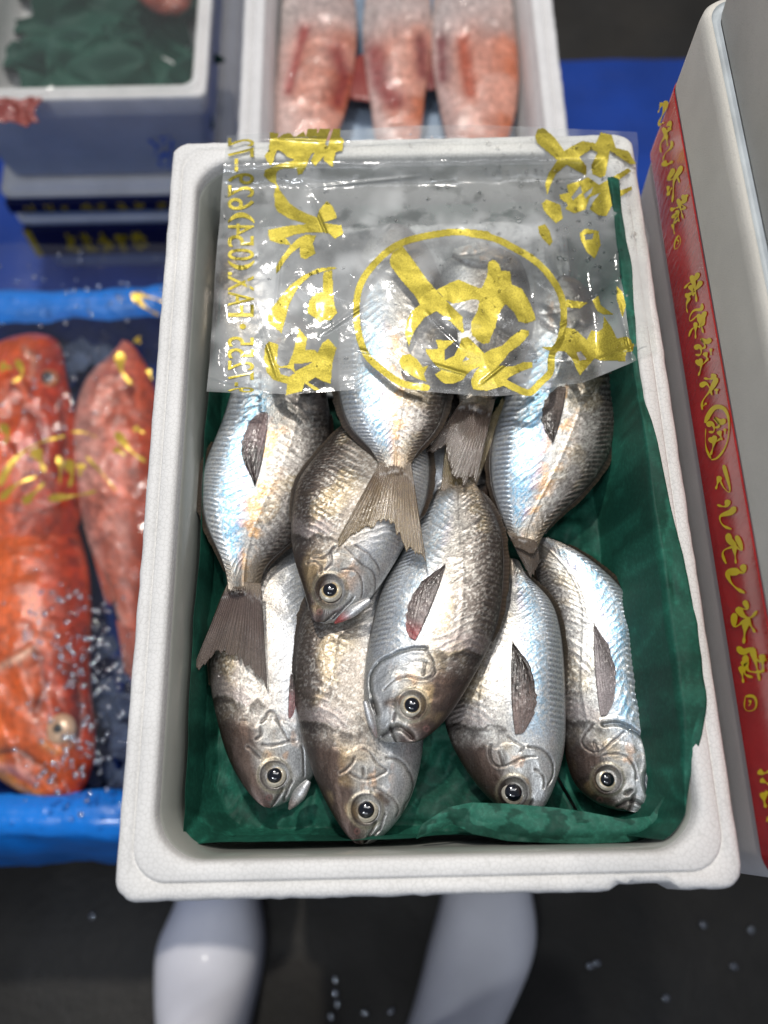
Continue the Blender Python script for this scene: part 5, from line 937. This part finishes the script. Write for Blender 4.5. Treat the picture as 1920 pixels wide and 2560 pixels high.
# ice lumps in it
m_ice, nt, b = newmat('crushed_ice'); b.inputs['Base Color'].default_value = (.26, .33, .50, 1); b.inputs['Roughness'].default_value = .2; b.inputs['Transmission Weight'].default_value = .6; b.inputs['IOR'].default_value = 1.31
def ice(px_, z, n_, label, spread=.02, r0=.011):
    V, Fc = [], []; c0 = onz(px_[0], px_[1], z)
    for k in range(n_):
        c = c0 + np.array([random.gauss(0, spread), random.gauss(0, spread), random.uniform(-.004, .004)]); r = random.uniform(.5, 1.3) * r0; o0 = len(V)
        a = np.random.RandomState(k + n_).randn(10, 3); a /= np.linalg.norm(a, axis=1)[:, None]
        import mathutils
        bmv = [Vector(v_) for v_ in a]
        ph = [(0, 0, 1), (0, 0, -1)] + [(math.cos(t_), math.sin(t_), random.uniform(-.4, .4)) for t_ in np.linspace(0, 6.283, 7)[:-1]]
        V += [tuple(c + np.array(p) * r * random.uniform(.7, 1.2)) for p in ph]
        Fc += [(o0, o0 + 2 + i, o0 + 2 + (i + 1) % 6) for i in range(6)] + [(o0 + 1, o0 + 2 + (i + 1) % 6, o0 + 2 + i) for i in range(6)]
    return tag(mesh('crushed_ice', V, Fc, m_ice, None, smooth=False), label, 'crushed ice', kind='stuff')
ice((250, 1725), -.43, 26, 'loose crushed ice between the red fish in the blue box'); ice((230, 1940), -.44, 22, 'crushed ice in the lower corner of the blue box', .018); ice((215, 880), -.43, 26, 'crushed ice at the top of the blue box', .022)
# film over the blue box, with gold print and drops
bag('plastic_film', -.50, -.17, -.10, .40, -.352, 'clear film with drops stretched over the red fish in the blue box', 83, k=7, amp=.013, haze=.02)
fl2 = [o for o in COL.objects if o.name.startswith('plastic_film')][-1]
GL2 = []
for pl, wd in [([(0,1215),(25,1165),(70,1120),(120,1100),(162,1090)],16),([(84,1120),(100,1150),(112,1180)],34),([(145,1140),(152,1180),(150,1210)],16),([(165,1150),(180,1185),(172,1215)],30),([(205,1160),(200,1190)],28),([(178,1080),(215,1082),(245,1095)],7),([(215,1140),(260,1190),(290,1228)],9),([(2,1250),(40,1215),(90,1192)],18),([(60,1260),(90,1225),(110,1205)],24),([(120,1245),(180,1240),(240,1228)],18),([(290,1080),(330,1130),(365,1155)],22),([(285,1120),(312,1138)],20),([(300,880),(305,930),(330,960)],26),([(335,1070),(362,1085)],18),([(0,915),(30,920)],32),([(40,900),(55,935),(30,955)],20),([(0,1060),(20,1090),(10,1110)],26),([(330,735),(355,760),(400,790)],18),([(335,735),(380,745),(410,755)],12),([(370,925),(380,950)],14),([(340,845),(352,860)],26)]:
    GL2.append((pl, wd))
m_gold2 = simple('gold_print_far', (196, 164, 60), .3, .5, .4, 60, .2, 60, .6, .003)
for k, (pl, wd) in enumerate(GL2):
    S = brush(pl, wd, True); n = len(S); V = np.array([onz(p[0], p[1], -.335 - .0002 * k) for a in S for p in a]); V[:, 2] += .004 * (vn(V[:, 0] * 60, V[:, 1] * 60, k) - .5)
    mesh('gold_brush_stroke', V, [(2 * i, 2 * i + 1, 2 * i + 3, 2 * i + 2) for i in range(n - 1)], m_gold2, fl2)
rnd = random.Random(5); pts = []
for cx_, cy_, sx, sy, n_ in [(240,1700,55,130,75),(150,1660,70,90,60),(120,1000,90,120,40),(300,740,90,22,22),(150,1500,60,60,20),(130,1930,60,50,26),(220,1890,30,60,24),(60,1120,60,60,16),(60,690,60,20,8),(230,640,80,10,6)]:
    for _ in range(int(n_ * 1.3)):
        a, b4 = rnd.gauss(cx_, sx), rnd.gauss(cy_, sy)
        if a < -20 or a > 420: continue
        p = onz(a, b4, -.342); pts.append((p[0], p[1], p[2], rnd.choice([.0009, .0013, .0018, .0024])))
m_drop = simple('drop_gloss', (170, 176, 186), .05, .0, 1.0, trans=0, spec=1.0); m_drop.node_tree.nodes['Principled BSDF'].inputs['Transmission Weight'].default_value = .8
m_drop.node_tree.nodes['Principled BSDF'].inputs['Metallic'].default_value = .35
drops('water_drops', pts, 'bright water drops over the red fish in the blue box', 'water drops', m_drop, .34)

# ---- top centre box with three pinkish fish
TB = foam_box('foam_box', .0085, .48, -.205, .282, .42, .12, 'open white box of pinkish fish directly beyond the film covered one', mat=M_foam_far, inner_depth=.085, rim=.020, line=.010, ro=.012, ri=.02)
M_foam_in = simple('pale_blue_liner', (150, 172, 196), .35, 0, .3, 20, .15, 50, .4, .003)
crumple('blue_liner', .0085 - .11, .0085 + .11, .30, .665, -.285, .012, 14, 45, (120, 145, 175), (176, 192, 208), M_paper, 'pale blue plastic sheet under the three pinkish fish', 'plastic sheet')
PG = 'pinkish fish in the top centre box'
pc = dict(group=PG, thick=.2, stripes=.6)
def sheetred(zm_): return None
for k, (rows, lab, sl) in enumerate([
    ([(790,-120,790,-120),(850,-100,750,-100),(872,-20,722,-20),(880,80,712,90),(872,170,705,180),(858,250,700,260),(835,330,700,340),(800,400,705,400),(775,450,712,450),(765,480,720,480)], 'left one of the three pinkish fish, with a long red cut along its side', [(762,70),(742,140),(722,222)]),
    ([(985,-130,985,-130),(1040,-110,940,-110),(1062,-20,925,-10),(1068,80,918,90),(1062,170,925,180),(1052,250,935,260),(1045,330,945,340),(1030,400,960,400),(1020,450,970,450),(1010,480,980,480)], 'middle one of the three pinkish fish, silver gill cover and bloody belly', None),
    ([(1160,-130,1160,-130),(1225,-110,1110,-110),(1262,-20,1098,-10),(1276,80,1092,90),(1282,170,1098,180),(1280,250,1110,260),(1265,330,1125,340),(1240,400,1140,400),(1215,450,1150,450),(1205,480,1160,480)], 'right one of the three pinkish fish, with an orange cut down its side', [(1158,95),(1166,160),(1178,228)])]):
    r_ = red_fish('pinkish_fish', rows, -.252, -.252, -.262, lab, 101 + k, (206, 116, 78), (204, 142, 122), (206, 176, 168), PG, thick=.17, stripes=.7, lines=[[([(762,70),(742,140),(722,222)],15,(150,44,36)),([(842,120),(862,190),(845,250)],24,(132,30,30))],[([(938,130),(945,200),(985,245)],30,(136,30,28)),([(1052,100),(1058,180)],20,(120,36,40))],[([(1158,95),(1166,160),(1178,228)],16,(176,72,36)),([(1102,100),(1106,190)],16,(120,40,42))]][k])
crumple('bloody_paper', .0, .1, .0, .1, 0, 0, 10, 1, (0, 0, 0), (0, 0, 0), M_paper, None, None, n=4) if False else None
def blob(name, px_, z, rx, ry, hgt_, c0, c1, label, cat, seed, mat=M_redskin, parent=None):
    c = onz(px_[0], px_[1], z); s_ = depth(c) / F; Rr, Th = np.meshgrid(np.linspace(0, 1, 24), np.linspace(0, 2 * np.pi, 49)[:-1], indexing='ij')
    k = .72 + .55 * fbm(np.cos(Th) * 1.4 + 4, np.sin(Th) * 1.4 + 4, 3, seed); X = c[0] + rx * s_ * Rr * k * np.cos(Th); Y = c[1] + ry * s_ * Rr * k * np.sin(Th)
    Z = z + hgt_ * np.sqrt(np.clip(1 - Rr ** 2, 0, 1)) * (.6 + .8 * vn(X * 60, Y * 60, seed)); cc = mix(lin(c0), lin(c1), fbm(X * 70, Y * 70, 3, seed))
    o = mesh(name, np.stack([X, Y, Z], -1).reshape(-1, 3), grid_faces(24, 48, wrap=True), mat, parent, col=cc.reshape(-1, 3), uv=np.stack([X, Y], -1).reshape(-1, 2))
    return tag(o, label, cat) if label else o
M_gut = tint_mat('guts', .6, 0, .1)
blob('fish_entrails', (915, 200), -.256, 66, 80, .003, (116, 28, 26), (150, 66, 54), 'dark red guts bulging between the left and middle pinkish fish', 'fish guts', 5, M_gut)
blob('fish_entrails', (1082, 150), -.256, 52, 90, .003, (108, 30, 34), (142, 76, 66), 'dark red guts between the middle and right pinkish fish', 'fish guts', 8, M_gut)
# red fish bits in the left stack's top box
red_fish('red_rockfish', [(385,-90,385,-90),(430,-80,345,-75),(470,-50,320,-40),(480,-20,335,-10),(478,5,360,10),(470,20,375,22),(460,28,385,28),(450,32,395,32),(440,34,405,34),(432,36,412,36)], -.33, -.33, -.33, 'red fish showing at the back of the top left open box', 111, (130, 50, 26), (150, 66, 36), (140, 60, 50), None, thick=.2)
crumple('red_fish_tail', *(onz(-40, 250, -.285)[0], onz(85, 250, -.285)[0]), onz(0, 298, -.285)[1], onz(0, 230, -.285)[1], -.296, .012, 40, 7, (120, 40, 32), (170, 92, 82), M_redskin, 'red fish tail wrapped in film over the front rim of the top left box', 'fish', n=60)

# ---- the photographer's white rubber boots
m_boot = simple('white_rubber', (236, 234, 236), .5, 0, .08, 14, .07, 120, .15, .001)
m_sole = simple('grey_boot_sole', (120, 120, 128), .5)
def boot(cx_px, label, flip):
    """centre-line from toe to heel then up the shaft; widths from the photograph"""
    z0 = ZF + .008; secs = []
    # (photo y, left px, right px, top height above floor)
    for (py_, l, r, ht) in cx_px:
        zc_ = z0 + ht * .55; A = onz(l, py_, zc_); B = onz(r, py_, zc_); secs.append((A, B, ht))
    xs_ = np.array([(a[0] + b5[0]) / 2 for a, b5, h_ in secs]); ys_ = np.array([a[1] for a, b5, h_ in secs]); wx = np.array([(b5[0] - a[0]) / 2 for a, b5, h_ in secs]); hs = np.array([h_ for a, b5, h_ in secs])
    yy = np.linspace(ys_[0], ys_[-1], 60); o_ = np.argsort(ys_); f_ = lambda q: spline(ys_[o_], q[o_][:, None], yy)[:, 0]; X_, W_, H_ = f_(xs_), f_(wx), f_(hs)
    rt = thing('rubber_boot', (X_[30], yy[30], ZF), label, 'boot', 'white rubber boots')
    th_ = np.linspace(0, 2 * np.pi, 49)[:-1]; P = []
    e = np.sqrt(np.clip(1 - (1 - np.clip(np.linspace(0, 1, 60) / .22, 0, 1)) ** 2, 0.0004, 1))
    for k in range(60):
        c_, s2 = np.cos(th_), np.sin(th_); w_, h_ = W_[k] * e[k], H_[k] * (.35 + .65 * e[k])
        x = X_[k] + w_ * np.sign(c_) * abs(c_) ** .85; z = np.where(s2 > 0, z0 + h_ * .3 + h_ * .7 * np.abs(s2) ** .9, z0 + h_ * .3 - h_ * .3 * np.abs(s2) ** .5)
        P.append(np.c_[x, np.full(48, yy[k]), z])
    P = np.array(P); mesh('foot', P.reshape(-1, 3), [tuple(f) for f in grid_faces(60, 48, wrap=True)] + [tuple(range(48)), tuple(range(59 * 48, 60 * 48))], m_boot, rt)
    S_ = P[::1].copy(); so = []
    for k in range(60): so.append(np.c_[X_[k] + (W_[k] * e[k] + .002) * np.cos(th_), np.full(48, yy[k]), np.where(np.sin(th_) > 0, z0 + .012, ZF + .004)])
    so = np.array(so); mesh('sole', so.reshape(-1, 3), [tuple(f) for f in grid_faces(60, 48, wrap=True)] + [tuple(range(48)), tuple(range(59 * 48, 60 * 48))], m_sole, rt)
    # shaft
    cx2, cy2 = X_[-1], yy[-1] + .030; sh = []
    for k, zz in enumerate(np.linspace(z0 + .03, z0 + .30, 26)):
        f = k / 25; r1, r2 = .044 + .014 * f, .050 + .016 * f; wob = .002 * np.sin(th_ * 3 + k * .7); sh.append(np.c_[cx2 + (r1 + wob) * np.cos(th_), cy2 - .030 - .03 * f + (r2 + wob) * np.sin(th_), np.full(48, zz)])
    sh = np.array(sh); mesh('shaft', sh.reshape(-1, 3), grid_faces(26, 48, wrap=True), m_boot, rt)
    return rt
boot([(2140,500,600,.05),(2200,452,622,.062),(2258,432,634,.070),(2361,388,645,.076),(2443,379,636,.086),(2560,384,606,.112),(2640,395,590,.12),(2700,400,585,.13)], 'white rubber boot on the left, toe hidden under the fish box', 1)
boot([(2130,1140,1300,.05),(2190,1122,1322,.062),(2244,1112,1334,.070),(2371,1080,1344,.078),(2455,1061,1320,.088),(2560,1033,1272,.105),(2640,1010,1240,.12),(2700,1000,1230,.13)], 'white rubber boot on the right, toe hidden under the fish box', -1)
# wet glints on the floor
rnd = random.Random(3); pts = []
for (a, b6) in [(838,2450),(838,2483),(843,2510),(912,2533),(978,2528),(827,2542),(1758,2312),(1878,2325),(1492,2408),(1475,2415),(1835,2416),(1665,2495),(230,2290)]:
    p = onz(a, b6, ZF + .006); pts.append((p[0], p[1], p[2], .0032))
drops('floor_drops', pts, 'a few bright water beads on the dark floor', 'water drops', m_drop, .3)
